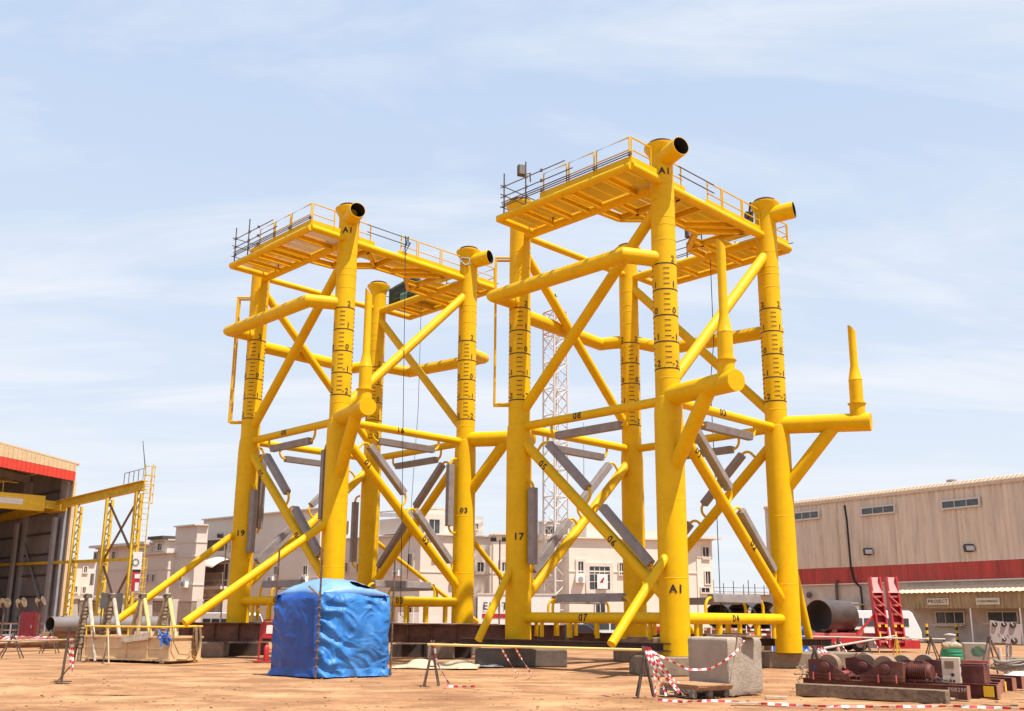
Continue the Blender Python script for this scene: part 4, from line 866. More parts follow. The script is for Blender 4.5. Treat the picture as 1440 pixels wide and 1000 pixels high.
for k in range(26):
    px=532+k*1.75; s_,z_=onplane(b5['P'],b5['a'],px,727); m.tube([b5['P']+b5['a']*s_-b5['nA']*.1+UP*(z_),b5['P']+b5['a']*s_-b5['nA']*.1+UP*(z_+.42)],.05,6)
s_,z_=onplane(b5['P'],b5['a'],532,727); s2_,_=onplane(b5['P'],b5['a'],577,727); m.bar(b5['P']+b5['a']*s2_-b5['nA']*.1+UP*(z_+.48),b5['P']+b5['a']*s_-b5['nA']*.1+UP*(z_+.48),.14,.12); m.build('balustrade',TRIM,b5['t'],world=True)
b6=building('long cream lit house front with small square windows between the two jackets',694,690,800,752,94,a=Vector((-.1,1,0)).normalized(),b=Vector((.99,.14,0)).normalized(),mt=CREAM,band=(806,))
for x0,y0,x1,y1 in ((671,791,680,804),(706,791,713,803),(752,791,761,803),(738,832,746,851),(775,791,783,803),(757,838,764,850)):
    if x0>694: window(b6,'b',x0,y0,x1,y1,frame=.3)
window(b5,'b',671,791,680,804,frame=.3); window(b5,'b',669,840,672,874,frame=.15,rows=2)
extrude_on(b5,'b',664,681,732,753,4,'roof_room',CREAM); window(b5,'b',668,737,672,744,frame=.1)
m=MB()
for k in range(10):
    px=664+k*1.9; s_,z_=onplane(b5['P'],b5['b'],px,732); m.tube([b5['P']+b5['b']*s_-b5['nB']*.4+UP*z_,b5['P']+b5['b']*s_-b5['nB']*.4+UP*(z_+.45)],.05,6)
m.build('balustrade',TRIM,b5['t'],world=True)
b7=building('cream house with tall entrance window behind the crane mast',800,757,985,757,91,mt=CREAM,a=Vector((-.6,.8,0)),b=Vector((.985,.17,0)).normalized(),band=(803,))
extrude_on(b7,'b',826,872,732,758,8,'roof_room',CREAM)
b7b=building('grey flat roofed block rising behind the crane mast',822,757,828,733,99,mt=PINK,a=Vector((-.95,.3,0)).normalized())
window(b7b,'a',768,741,780,752,mull=3)
window(b7,'b',813,790,820,806,frame=.25); window(b7,'b',829,797,857,829,mull=3,rows=2,frame=.35); window(b7,'b',871,792,876,808); window(b7,'b',903,794,912,808); window(b7,'b',755+3,842,765,852)
window(b7,'b',838,830,850,868,mull=1,nm='entrance_door')
sq=MB(); d,n=b7['b'],b7['nB']; s_,z_=onplane(b7['P'],d,846,818); q0=b7['P']+d*s_+UP*z_+n*.3
MB().bar(q0-d*.5,q0+d*.5,.04,1.3).build('entrance_sign',WHITE,b7['t'],world=True,smooth=0)
m=MB(); m.prism([q0+n*.03+d*-.28+UP*-.1,q0+n*.03+d*.05+UP*-.1,q0+n*.03+d*.18+UP*.35,q0+n*.03+d*.05+UP*.35],n*.01); m.build('sign_mark',REDP,b7['t'],world=True,smooth=0)
extrude_on(b7,'b',884,962,747,758,9,'roof_room',CREAM)
b8=building('slim cream corner tower with overhanging roof right of the leg marked A1',979,966,1005,760,93,mt=CREAM,a=Vector((-.7,.71,0)),band=(783,))
m=MB(); P=b8['P']; zt=b8['zt']; m.prism([P-b8['b']*.5+b8['nB']*.7+UP*(zt+.13),P+b8['b']*(b8['lb']+.7)+b8['nB']*.7+UP*(zt+.13),P+b8['b']*(b8['lb']+.7)+b8['a']*2+UP*(zt+.13),P+b8['a']*3+UP*(zt+.13)],UP*.22); m.build('roof_slab',TRIM,b8['t'],world=True,smooth=0)
window(b8,'b',988,770,996,785); window(b8,'b',992,804,998,821); window(b8,'b',986,827,997,833)
b8b=building('cream wing left of the slim corner tower',968,955,969.5,775,94.5,mt=CREAM)
for B_,sd_,px,py in ((b4,'a',384,815),(b4,'a',430,815),(b4,'a',345,790),(b5,'a',512,812),(b5,'a',560,806),(b5,'b',640,812),(b6,'b',728,812),(b7,'b',815,815),(b3,'a',262,822)):
    d,n=(B_['a'],B_['nA']) if sd_=='a' else (B_['b'],B_['nB']); s_,z_=onplane(B_['P'],d,px,py); q=B_['P']+d*s_+UP*z_
    o=MB().bar(q-d*.45+n*.25,q+d*.45+n*.25,.4,.6).build('cooling_unit',WHITE,B_['t'],world=True,smooth=0); MB().lathe(q+n*.46,[(.02,0),(.22,.0),(.24,.02),(.02,.02)],14,ax=n).build('fan_grille',GREYST,o,world=True)
# low far wall and edge guard tubes
b9=building('low pale wall building with edge guards on its roof far behind the black pipes',1000,996,1180,836,120,mt=CREAM,b=Vector((1,.05,0)).normalized())
eg=thing('edge_guard','thin scaffold edge guard along the roof of the low wall building','edge guard',tuple(at(1040,836,120)))
for px in (1004,1018,1032,1046,1053,1062,1075): p=at(px,838,119.5); MB().tube([p,p+UP*random.uniform(1.2,2.0)],.05,6).build('post',SCAF,eg,world=True)
for yy in (826,832): MB().tube([at(1000,yy,119.5),at(1080,yy+1,119.5)],.04,6).build('rail',SCAF,eg,world=True)
# perimeter fence of the houses
fe=thing('bar_fence','pale wall piers with brown bar panels along the foot of the houses','fence',tuple(at(200,870,84).xy)+(0,))
fb=mat('fence_bars',(.20,.13,.09),.8); m=MB()
for k in range(34):
    px=105+k*7; p=at(px,868,84+k*.0)
    if k%5==0: MB().box((p.x,84,1.5),(.45,.4,3.4)).build('pier',TRIM,fe,world=True,smooth=0)
a_,b_=at(105,868,84),at(340,868,84); n_=150; m=MB()
for i in range(n_): x=a_.x+(b_.x-a_.x)*i/n_; m.box((x,84,1.7),(.05,.05,2.6))
m.bar((a_.x,84,3.0),(b_.x,84,3.0),.08,.1); m.build('bar_panel',fb,fe,world=True,smooth=0)
m=MB(); m.bar((a_.x,84,.25),(b_.x,84,.25),.3,.6); m.build('base_wall',PINK,fe,world=True,smooth=0)
MB().bar((a_.x,83.9,3.35),(b_.x-6,83.9,3.35),.5,.2).build('top_rail',TRIM,fe,world=True,smooth=0)
a_,b_=at(560,868,86),at(664,868,86); fe2=thing('bar_fence','white bar fence under the house windows behind the left jacket','fence',(a_.x,86,0)); m=MB()
for i in range(60): x=a_.x+(b_.x-a_.x)*i/60; m.box((x,86,1.1),(.05,.04,2.2))
m.bar((a_.x,86,2.2),(b_.x,86,2.2),.06,.08); m.build('bar_panel',WHITE,fe2,world=True,smooth=0)
# white site cabin with black letters
c=at(712,836,79); c0=at(672,836,79); cbn=thing('site_cabin','white cabin with black letters and a red stripe between the two jackets','cabin',(c0.x,79,0))
wd=6.5; zt=c0.z; MB().box((c0.x+wd/2,80.3,zt/2),(wd,2.5,zt)).build('body',WHITE,cbn,world=True,smooth=0)
MB().box((c0.x+wd/2,80.3,zt+.05),(wd+.1,2.6,.1)).build('roof',TRIM,cbn,world=True,smooth=0)
p=at(679,852,78.98); text_flat('lettering','EMIT',.82,(p.x+.98,79.02,p.z-.05),(1,0,0),(0,0,1),BLACK,cbn,off=.03,bold=.006)
p=at(678,866,79); MB().box((p.x+2.5,79.03,p.z),(5.0,.02,.33)).build('red_stripe',REDP,cbn,world=True,smooth=0)
# ------------------------------------------------------------------ crane mast (red and white lattice)
MW=mat('mast_white_steel',(.62,.56,.52),.6,var=.05); MR=mat('mast_red_steel',(.55,.22,.16),.6)
mc=at(782,860,92); ht=at(782,440,92).z; mast=thing('crane_mast','tall pale lattice crane mast rising behind the right jacket','crane mast',(mc.x,92,0),R_(38)); s=.82
for x in (-s,s):
    for y in (-s,s): m=MB(); m.tube([(x,y,0),(x,y,ht)],.10,8); m.build('chord',MW,mast)
nb=int(ht/1.25); 
for fi,(p,q) in enumerate((((-s,-s),(s,-s)),((s,-s),(s,s)),((s,s),(-s,s)),((-s,s),(-s,-s)))):
    m=MB()
    for i in range(nb):
        z0,z1=i*ht/nb,(i+1)*ht/nb; a,b_=(p,q) if i%2 else (q,p); m.tube([(*a,z0),(*b_,z1)],.05,6); 
        if i%2==0: m.tube([(*p,z0),(*q,z0)],.05,6)
        if i%4==1: m.tube([(*b_,z0),(*a,z1)],.035,6)
    m.build('lacing',MW,mast)
m=MB(); 
for i in range(int(ht/.6)): m.tube([(-.2,-.2,i*.6),(.2,-.2,i*.6)],.02,5)
m.tube([(-.2,-.2,0),(-.2,-.2,ht)],.03,6); m.tube([(.2,-.2,0),(.2,-.2,ht)],.03,6); m.build('ladder',MW,mast)
m=MB(); m.tube([(-s,-s,ht-2.2),(s,-s,ht-2.2),(s,s,ht-2.2),(-s,s,ht-2.2),(-s,-s,ht-2.2)],.06,6); m.tube([(-s,-s,ht),(s,-s,ht),(s,s,ht),(-s,s,ht),(-s,-s,ht)],.06,6); m.build('top_frame',MR,mast)
m=MB(); m.tube([(0,0,ht-1),(0,0,ht+1.6)],.04,6); m.lathe((0,0,ht+1.6),[(.02,0),(.18,.05),(.05,.35)],8); m.build('wind_vane',DARK,mast)
lr=at(823,860,95); tag(MB().tube([(lr.x,95,0),(lr.x,95,at(823,594,95).z)],[.09,.03],6).build('lightning_rod',GREYST),'thin grey lightning rod right of the crane mast','lightning rod')
# floodlights on poles
def flood(px,py,d,label,zf=0,cat='floodlight',arm=True,s=1.):
    c=at(px,py,d); t=thing('floodlight',label,cat,(c.x,d,zf),0,'floodlights on posts and walls')
    MB().tube([(0,0,0),(0,0,c.z-zf)],.05*s,8).build('post',SCAF,t)
    for sx in (-.45,.35): 
        MB().box((sx*s,-.1,c.z-zf+.05),(.42*s,.28*s,.3*s),M=Matrix.Rotation(.5,3,'X')).build('lamp_head',mat('black_lamp_housing',(.05,.05,.05),.6),t,smooth=0)
    MB().tube([(-.45*s,0,c.z-zf-.1),(.4*s,0,c.z-zf-.1)],.03,6).build('cross_arm',SCAF,t); return t
flood(703,759,70,'twin black floodlights on a post just left of the leg numbered 17, between the jackets')
flood(319,754,72,'twin black floodlights above the balconies left of leg 19')
# vehicles behind
def vehicle(loc,rz,L,Wd,Hh,label,cat,mt,kind='van',group=None):
    t=thing('parked_'+kind,label,cat,loc,rz,group); h=Wd/2
    if kind in('van','minibus'): prof=[(0,.35),(L,.35),(L,1.0),(L*.985,1.25),(L*.90,Hh*.93),(L*.86,Hh),(.15,Hh),(.0,Hh*.95)]
    else: prof=[(0,.3),(L,.3),(L,.75),(L*.78,.95),(L*.62,Hh),(L*.25,Hh),(L*.08,.95),(0,.9)]
    m=MB(); m.prism([(x,-h,z) for x,z in prof],(0,Wd,0)); m.build('body',mt,t,smooth=0,bevel=.06)
    if kind in('van','minibus'):
        for y in (-h-.008,h+.008):
            for k in range(4): 
                x0=.25+k*(L*.86-.3)/4; MB().box((x0+(L*.86-.3)/8,y,Hh*.66),((L*.86-.3)/4-.12,.02,Hh*.24)).build('side_window',GLASS,t,smooth=0)
        d=Vector((L*.985-L*.90,0,1.25-Hh*.93)); c=Vector(((L*.985+L*.90)/2+.02,0,(1.25+Hh*.93)/2)); MB().box(c,(.02,Wd*.88,d.length*.85),M=Matrix.Rotation(-math.atan2(.085*L,Hh*.93-1.25),3,'Y')).build('windscreen',GLASS,t,smooth=0)
        MB().box((L+.01,0,.52),(.03,.5,.13)).build('number_plate',mat('yellow_plate',(.75,.6,.05),.5),t,smooth=0)
        for y in (-h*.75,h*.75): MB().box((L+.0,y,.82),(.06,.28,.2)).build('headlight',GLASS,t,smooth=0)
        MB().prism([(L+.015,-.32,1.0),(L+.015,.32,1.0),(L+.015,0,.7)],(.02,0,0)).build('grille',mat('grille_dark',(.12,.12,.12),.5),t,smooth=0)
        MB().box((L-.1,0,.42),(.35,Wd+.02,.2)).build('bumper',mat('grey_bumper',(.3,.3,.3),.6),t,smooth=0)
    else:
        MB().prism([(L*.3,-h*.86,1.0),(L*.72,-h*.86,1.0),(L*.6,-h*.86,Hh-.08),(L*.3,-h*.86,Hh-.08)],(0,Wd*.86,0)).build('glasshouse',GLASS,t,smooth=0)
    for x in (L*.17,L*.8):
        for y in (-h+.08,h-.08):
            w=MB().lathe((x,y,.34),[(.2,-.11),(.34,-.1),(.34,.1),(.2,.11)],20,ax=(0,1,0)).build('wheel',DARK,t); MB().lathe((x,y,.34),[(.02,-.12),(.19,-.115),(.19,.115),(.02,.12)],12,ax=(0,1,0)).build('rim',GREYST,w)
    return t
p=gp(1192,904.5); vehicle((26.0,78.8,0),R_(-6),5.7,1.95,2.6,'white high roof van parked behind the red loading ramps','van',mat('white_van_paint',(.8,.8,.8),.3,var=.03,coat=.3),'van')
p=at(296,870,78); vehicle((p.x,78,0),R_(-35),5.2,1.9,2.1,'small white minibus parked by the house fence left of leg 19','minibus',MATS['white_van_paint'],'minibus')
p=at(812,868,74); vehicle((p.x,74,0),R_(5),5.0,1.8,2.0,'white van half hidden behind the low anode of the right jacket','van',MATS['white_van_paint'],'van')
p=at(772,868,72); vehicle((p.x,72,0),R_(0),4.3,1.75,1.45,'dark parked car behind the supports of the right jacket','car',mat('dark_car_paint',(.03,.03,.04),.3,coat=.5),'car')
# ------------------------------------------------------------------ steel shed on the left
E1=Vector((-.69,-.72,0)).normalized(); E2=Vector((-.72,.69,0)).normalized(); C0=at(83,866,74); C0=Vector((C0.x,74,0))
zc=at(106,654,74).z; zr_=at(104,664,74).z; zb_=at(104,677,74).z; zl_n=0; FW=30; rise=2.6
shed=thing('steel_shed','open fronted steel shed with tan and red ribbed fascia at the left edge','shed',tuple(C0))
def ribbed(P,d,L,zfn0,zfn1,n,mt,nm,par,pitch=.32,dep=.06):
    k=int(L/pitch*2); M=MB(); top=[];bot=[]
    for i in range(k+1):
        s=L*i/k; o=dep*(i%2); top.append(P+d*s+n*o+UP*zfn1(s)); bot.append(P+d*s+n*o+UP*zfn0(s))
    for i in range(k): M.quad([bot[i],bot[i+1],top[i+1],top[i]])
    return M.build(nm,mt,par,world=True,smooth=0,solid=.03)
nF=Vector((E1.y,-E1.x,0)); nF=nF if nF.dot(C0)<0 else -nF
roofz=lambda s:zc+rise*min(s,FW-s)/(FW/2)*.9
FT=mat('cream_ribbed_cladding',(.60,.43,.25),.6,var=.06,dirt=.25); FR=mat('bright_red_cladding',(.62,.045,.022),.5,var=.08)
ribbed(C0+nF*.2,E1,FW,lambda s:zr_+(roofz(s)-zc)*.62,roofz,nF,FT,'upper_fascia',shed)
ribbed(C0+nF*.2,E1,FW,lambda s:zb_+(roofz(s)-zc)*.55,lambda s:zr_-.02+(roofz(s)-zc)*.62,nF,FR,'red_fascia',shed)
DP=42; GSH=mat('shed_wall_inside',(.20,.19,.20),.8,var=.15,scale=.6,dirt=.3)
M=MB(); M.quad([C0+UP*.0,C0+E2*DP,C0+E2*DP+UP*zc,C0+UP*zc]); ro=ribbed(C0,E2,DP,lambda s:0,lambda s:zc,-E1,GSH,'side_wall',shed,.6,.08)
ribbed(C0+E2*DP,E1,FW,lambda s:0,roofz,nF,GSH,'rear_wall',shed,.6,.08)
ribbed(C0+E1*FW,E2,DP,lambda s:0,lambda s:zc,E1,GSH,'far_side_wall',shed,.6,.08)
M=MB(); 
for (sa,sb) in ((-.25,FW/2),(FW/2,FW+.25)):
    za,zb=roofz(max(0,sa))-.0,roofz(min(FW,sb)); P=C0+nF*.25
    M.quad([P+E1*sa+UP*za,P+E1*sb+UP*zb,P+E1*sb+UP*zb+E2*(DP+.3),P+E1*sa+UP*za+E2*(DP+.3)])
M.build('roof',FT,shed,world=True,smooth=0,solid=.12)
MB().bar(C0-E1*.05+nF*.1,C0-E1*.05+nF*.1+UP*(zb_),.18,.3,up=nF).build('corner_trim',FT,shed,world=True,smooth=0)
for k in range(6):
    P=C0+E1*.1+E2*(1.0+k*7.5)
    o=MB().bar(P,P+UP*(zc-.6),.3,1.25,up=E2); cobj=o.build('portal_column',GREYST,shed,world=True,smooth=0)
    MB().bar(P+E1*.55,P+E1*.55+UP*(zl_n*0+9.0),.2,.5,up=E2).build('crane_leg',GREYST,cobj,world=True,smooth=0)
    m=MB()
    for h in range(1,8): m.bar(P+UP*h*1.6+E1*-.05,P+E2*7+UP*h*1.6+E1*-.05,.1,.14)
    m.build('girt',SCAF,cobj,world=True,smooth=0)
    if k<5: MB().bar(P+E1*.1+UP*.4,P+E2*7.5+E1*.1+UP*(7 if k%2 else 8),.12,.12).build('wall_brace',GREYST,cobj,world=True,smooth=0)
    m=MB(); a_=P+UP*(roofz(.5)-.5); b_=C0+E1*FW/2+E2*(1+k*7.5)+UP*(roofz(FW/2)-.6); m.bar(a_,b_,.3,.5); m.bar(b_,C0+E1*(FW-.5)+E2*(1+k*7.5)+UP*(zc-.5),.3,.5); m.build('rafter',GREYST,shed,world=True,smooth=0)
# crane runway on lattice trestles
rn=at(204,682,64.5); rf=at(92,708,73.6); rd=(Vector((rf.x,rf.y,0))-Vector((rn.x,rn.y,0))); LR=rd.length; rd.normalize(); rp=Vector((rd.y,-rd.x,0)); zR=(rn.z+rf.z)/2
rw=thing('crane_runway','weathered yellow crane runway on lattice trestles running into the steel shed','crane runway',(rn.x,rn.y,0))
Pn=Vector((rn.x,rn.y,rn.z)); Pf=Vector((rf.x,rf.y,rf.z)); far=Pn+(Pf-Pn)*2.6
MB().ibeam(Pn,far,.62,.4,.05).build('runway_beam',YCRANE,rw,world=True,smooth=0)
zl_n=at(188,786,64.5).z; zl_f=at(92,791,73.6).z; a_=Vector((rn.x,rn.y,zl_n)); b_=Vector((rf.x,rf.y,zl_f)); MB().bar(a_,a_+(b_-a_)*2.3,.22,.2).build('lower_rail',YCRANE,rw,world=True,smooth=0)
def trs(t,wd=.62):
    c=Pn.lerp(Pf,t); zt=c.z-.42; g=Vector((c.x,c.y,0)); o=[]
    base=MB()
    for s_ in (-1,1): 
        q=g+rp*s_*wd*.55+rd*s_*.35; base.bar(q,q+UP*zt,.17,.17,up=rd); o.append(q)
    ch=base.build('trestle_chord',YCRANE,rw,world=True,smooth=0); m=MB(); n=int(zt/.95)
    for i in range(n): 
        z=.5+i*zt/n; m.bar(o[0]+UP*z,o[1]+UP*z,.14,.12); m.bar(o[0]+UP*z,o[1]+UP*(z+zt/n),.07,.06)
    m.build('lacing',YCRANE,ch,world=True,smooth=0); return g,zt
ts=[trs(.06),trs(.40),trs(.80)]
for (g1,z1),(g2,z2) in ((ts[0],ts[1]),):
    for za,zb in ((.4,zl_n-.3),(zl_n+.2,z1-.4)):
        for s in (0,1): a_,b_=(g1+UP*za,g2+UP*zb) if s else (g1+UP*zb,g2+UP*za); MB().bar(a_,b_,.12,.1).build('cross_brace',mat('rusty_brace',(.2,.11,.06),.8),rw,world=True,smooth=0)
# top walkway rail, caged ladder, whip aerial, banner
m=MB()
for k in range(5): q=Pn.lerp(Pf,.03+k*.055)+UP*.4; m.tube([q,q+UP*.75],.03,6)
m.tube([Pn.lerp(Pf,.03)+UP*1.15,Pn.lerp(Pf,.25)+UP*1.15],.03,6); m.build('walkway_rail',GREYST,rw,world=True)
ld=Pn-rd*.35; lm=MB()
for s_ in (-.22,.22): lm.tube([Vector((ld.x,ld.y,0))+rp*s_,Vector((ld.x,ld.y,ld.z+1.2))+rp*s_],.035,6)
for i in range(30): z=.4+i*.36; lm.tube([Vector((ld.x,ld.y,z))+rp*.22,Vector((ld.x,ld.y,z))-rp*.22],.02,5)
lo=lm.build('access_ladder',YCRANE,rw,world=True); m=MB()
for i in range(15):
    z=3.0+i*.6; pts=[Vector((ld.x,ld.y,z))+rp*.35*math.cos(a)-rd*.6*math.sin(a) for a in [math.pi*j/8 for j in range(9)]]
    if z<zl_n or z>ld.z-1.6: m.tube(pts,.025,5)
for j in (1,4,7): a=math.pi*j/8; o_=rp*.35*math.cos(a)-rd*.6*math.sin(a); m.tube([Vector((ld.x,ld.y,3))+o_,Vector((ld.x,ld.y,zl_n))+o_],.025,5); m.tube([Vector((ld.x,ld.y,ld.z-1.2))+o_,Vector((ld.x,ld.y,ld.z+1.3))+o_],.025,5)
m.build('ladder_cage',YCRANE,lo,world=True)
tag(MB().tube([Pn+UP*.6,at(201,620,64.3)],[.04,.02],6).build('whip_aerial',SCAF),'thin whip aerial on top of the near end of the crane runway','aerial')
bn=thing('hanging_banner','tall white and red banner hung on the near trestle of the crane runway','banner',tuple(at(193,804,63.6)))
c1,c2,c3,c4=at(188,776,63.6),at(200.5,776,63.6),at(196,833,63.6),at(184,833,63.6)
def bq(u0,u1,v0,v1,o=0):
    f=lambda u,v:(c1.lerp(c2,u)).lerp(c4.lerp(c3,u),v)+Vector((0,-o,0)); return [f(u0,v0),f(u1,v0),f(u1,v1),f(u0,v1)]
MB().quad(bq(0,1,0,1)).build('sheet',WHITE,bn,world=True,smooth=0,solid=.02)
for (u0,u1,v0,v1,mt_,nm) in ((.02,.98,.44,.5,BLACK,'black_band'),(.02,.98,.5,.98,REDP,'red_field'),(.35,.95,.55,.66,WHITE,'white_patch'),(.45,.9,.76,.97,WHITE,'white_patch')): MB().quad(bq(u0,u1,v0,v1,.03 if nm!='white_patch' else .05)).build(nm,mt_,bn,world=True,smooth=0)
m=MB(); cc=c1.lerp(c3,.26)+Vector((.05,-.04,0))
for k in range(12): a=k*math.pi/6; m.box(cc+Vector((.19*math.cos(a),0,.2*math.sin(a))),(.07,.01,.07))
m.build('round_emblem',mat('emblem_dark_green',(.05,.12,.08),.6),bn,world=True,smooth=0)
# yellow bridge crane inside the shed
g0=Pf+rd*1.6+UP*.0; BY=mat('bridge_crane_yellow',(.80,.50,.02),.5,var=.05)
br=thing('bridge_crane','yellow box girder bridge crane under the shed roof','overhead crane',tuple(g0))
MB().bar(g0+E1*1.0,g0+E1*26,.55,1.15).build('box_girder',BY,br,world=True,smooth=0); MB().bar(g0-rd*1.4-UP*.3,g0+rd*1.4-UP*.3,.5,.5).build('end_carriage',YCRANE,br,world=True,smooth=0)
MB().bar(g0+E1*.0-UP*.05,g0+E1*1.02-UP*.05,.5,.62).build('end_taper',YCRANE,br,world=True,smooth=0)
nB_=nF; MB().bar(g0+E1*2.6+nB_*.29,g0+E1*6.0+nB_*.29,.02,.42).build('name_board',WHITE,br,world=True,smooth=0)
m=MB()
for k in range(5): m.tube([g0+E1*(4+k*4)+UP*.55,g0+E1*(4+k*4)+UP*1.4],.03,6)
m.tube([g0+E1*3+UP*1.4,g0+E1*24+UP*1.4],.03,6); m.build('hand_rail',YCRANE,br,world=True)
# ------------------------------------------------------------------ warehouse on the right
WD=Vector((.55,-.835,0)).normalized(); W0=Vector((27.85,107.4,0)); WN=Vector((-WD.y,WD.x,0)); WN=WN if WN.dot(W0)<0 else -WN
wh=thing('warehouse','long tan ribbed warehouse with a red band and high windows on the right','warehouse',tuple(W0)); LW=62
ztop=at(1075,713,W0.y).z; zr1=7.05; zr0=5.45
WT=mat('tan_ribbed_cladding',(.66,.54,.42),.7,var=.10,scale=1.2,stretch=(1,1,.12),dirt=.75,dirtcol=(.42,.29,.20),dscale=2.2); WR=mat('faded_red_cladding',(.47,.05,.035),.6,var=.2,scale=1.5,stretch=(1,1,.1),dirt=.6,dirtcol=(.30,.10,.07))
ribbed(W0,WD,LW,lambda s:zr1,lambda s:ztop,WN,WT,'wall_cladding',wh,.5,.13)
ribbed(W0,WD,LW,lambda s:zr0,lambda s:zr1-.01,WN,WR,'red_band',wh,.42,.07)
MB().prism([W0+WN*-.1,W0+WD*LW+WN*-.1,W0+WD*LW-WN*.6,W0-WN*.6],UP*zr0).build('plinth_wall',mat('dirty_plaster',(.55,.47,.41),.9,var=.12,scale=.7,dirt=.5,dirtcol=(.28,.2,.15)),wh,world=True,smooth=0)
ribbed(W0-WN*25,WN,25,lambda s:0,lambda s:ztop,-WD,WT,'end_wall',wh,.42,.07)
M=MB(); prof=[(.25,-.35),(.22,0),(.05,.22),(-.3,.35),(-8,1.0),(-12.5,1.35)]
k=int(LW/.42)
for i in range(len(prof)-1):
    for j in range(k):
        a,b_=prof[i],prof[i+1]; s0,s1=j*.42,(j+.62)*.42
        M.quad([W0+WD*s0+WN*a[0]+UP*(ztop+a[1]),W0+WD*s1+WN*a[0]+UP*(ztop+a[1]),W0+WD*s1+WN*b_[0]+UP*(ztop+b_[1]),W0+WD*s0+WN*b_[0]+UP*(ztop+b_[1])])
        s2=(j+1)*.42; e=.05; M.quad([W0+WD*s1+WN*(a[0]-e)+UP*(ztop+a[1]-e),W0+WD*s2+WN*(a[0]-e)+UP*(ztop+a[1]-e),W0+WD*s2+WN*(b_[0]-e)+UP*(ztop+b_[1]-e),W0+WD*s1+WN*(b_[0]-e)+UP*(ztop+b_[1]-e)])
M.build('roof_edge',mat('roof_sheet_cream',(.62,.47,.33),.55,var=.08,dirt=.4,dirtcol=(.4,.26,.16)),wh,world=True,smooth=0,solid=.02)
BW=dict(t=wh,P=W0,a=WD,b=WD,nA=WN,nB=WN)
ALU=mat('white_aluminium_frame',(.6,.52,.44),.5,var=.05)
for x0,y0,x1,y1 in ((1117,719,1151,731),(1213,711,1257,724),(1326,701,1376,715),(1455,690,1510,705)): 
    BW['P']=W0+WN*.15; window(BW,'b',x0,y0,x1,y1,frame=.14,mull=2,tr=ALU)
def wp(px,py,o=.1): s,z=onplane(W0,WD,px,py); return W0+WD*s+UP*z+WN*o
for i,(px,py) in enumerate(((1224,776),(1366,771))):
    c=wp(px,py,.35); t=thing('wall_floodlight','black floodlight on the warehouse wall, '+('left' if i==0 else 'right')+' one of the two','floodlight',tuple(c),0,'floodlights on the warehouse wall')
    MB().box(c,(.85,.4,.6),M=Matrix.Rotation(-.4,3,'X')).build('lamp_housing',MATS['black_lamp_housing'],t,world=True,smooth=0); MB().box(c+Vector((0,-.24,-.02)),(.7,.03,.45),M=Matrix.Rotation(-.4,3,'X')).build('lens',mat('lamp_lens',(.55,.5,.45),.2),t,world=True,smooth=0); MB().tube([wp(px+3,py-1,.0),c],.05,6).build('bracket',SCAF,t,world=True)
tag(MB().tube([wp(1189,711,.15),wp(1192,730,.15),wp(1198,800,.15),wp(1203,818,.15),wp(1212,826,.2),wp(1216,862,.2)],.1,8).build('drain_hose',DARK),'black drain hose running down the warehouse wall','hose')
tag(MB().tube([wp(1178,816,.25),wp(1180,850,.25)],.16,8).build('short_pipe',SCAF),'short dark pipe on the plinth under the red band','pipe')
tag(MB().tube([wp(1128,851,.4),wp(1232,850,.4)],.07,8).build('wall_pipe',POLE),'thin pale pipe running level along the warehouse plinth','pipe')
tag(MB().lathe(wp(1140,837,.15),[(.02,0),(.3,.02),(.3,.2),(.05,.25)],16,ax=WN).build('vent_cap',SCAF),'small round vent on the warehouse plinth','vent')
c=wp(1328,682,-1.2); tag(MB().lathe(c+UP*-.4,[(.3,0),(.3,.7),(.45,.75),(.45,.95),(.1,1.1)],14).build('roof_vent',GREYST),'grey roof vent on the warehouse','vent')
# awning lean-to with signs and hatch windows
sA,_=onplane(W0,WD,1276); ln=thing('lean_to','corrugated awning with tan valance over the hatches of the warehouse','awning',tuple(W0+WD*sA))
za=4.95; zf=4.25; dp=2.6; LA=26; AW=mat('cream_corrugated_roof',(.68,.52,.36),.5,var=.08,dirt=.3,dirtcol=(.5,.33,.2))
M=MB(); k=int(LA/.5)*2
for j in range(k):
    s0,s1=j*.25,(j+1)*.25; o0,o1=(.07*(j%2)),(.07*((j+1)%2))
    M.quad([W0+WD*(sA+s0)+UP*(za+o0),W0+WD*(sA+s1)+UP*(za+o1),W0+WD*(sA+s1)+WN*dp+UP*(zf+o1),W0+WD*(sA+s0)+WN*dp+UP*(zf+o0)])
M.build('roof_sheet',AW,ln,world=True,smooth=0,solid=.02)
ribbed(W0+WD*(sA+.5)+WN*(dp-.35),WD,LA-1,lambda s:2.95,lambda s:zf-.0,WN,mat('straw_valance',(.44,.32,.18),.85,var=.3,scale=6,stretch=(1,1,.1),dirt=.5,dirtcol=(.3,.2,.1)),'valance',ln,.12,.04)
ribbed(W0+WD*(sA+.5)+WN*.1,WN,dp-.5,lambda s:2.95,lambda s:za-.15-s*.25,-WD,MATS['straw_valance'],'side_valance',ln,.12,.04)
for s in (onplane(W0+WN*dp,WD,1363,880)[0]-sA,onplane(W0+WN*dp,WD,1433,880)[0]-sA): MB().bar(W0+WD*(sA+s)+WN*(dp-.4),W0+WD*(sA+s)+WN*(dp-.4)+UP*2.95,.1,.1,up=WN).build('post',WHITE,ln,world=True,smooth=0)
for (px,py,tx) in ((1319,846,'PROJECT'),(1389,845.5,'CONSUMABLE')):
    PV0=W0+WN*(dp-.25); s,z=onplane(PV0,WD,px,py); P=PV0+WD*s+UP*z
    o=MB().bar(P-WD*1.05,P+WD*1.05,.04,.56).build('sign_board',mat('cream_sign',(.62,.55,.42),.6),ln,world=True,smooth=0)
    text_flat('lettering',tx,.42 if len(tx)<8 else .25,P+WN*.03,WD,UP,BLACK,o,off=.02,bold=.01)
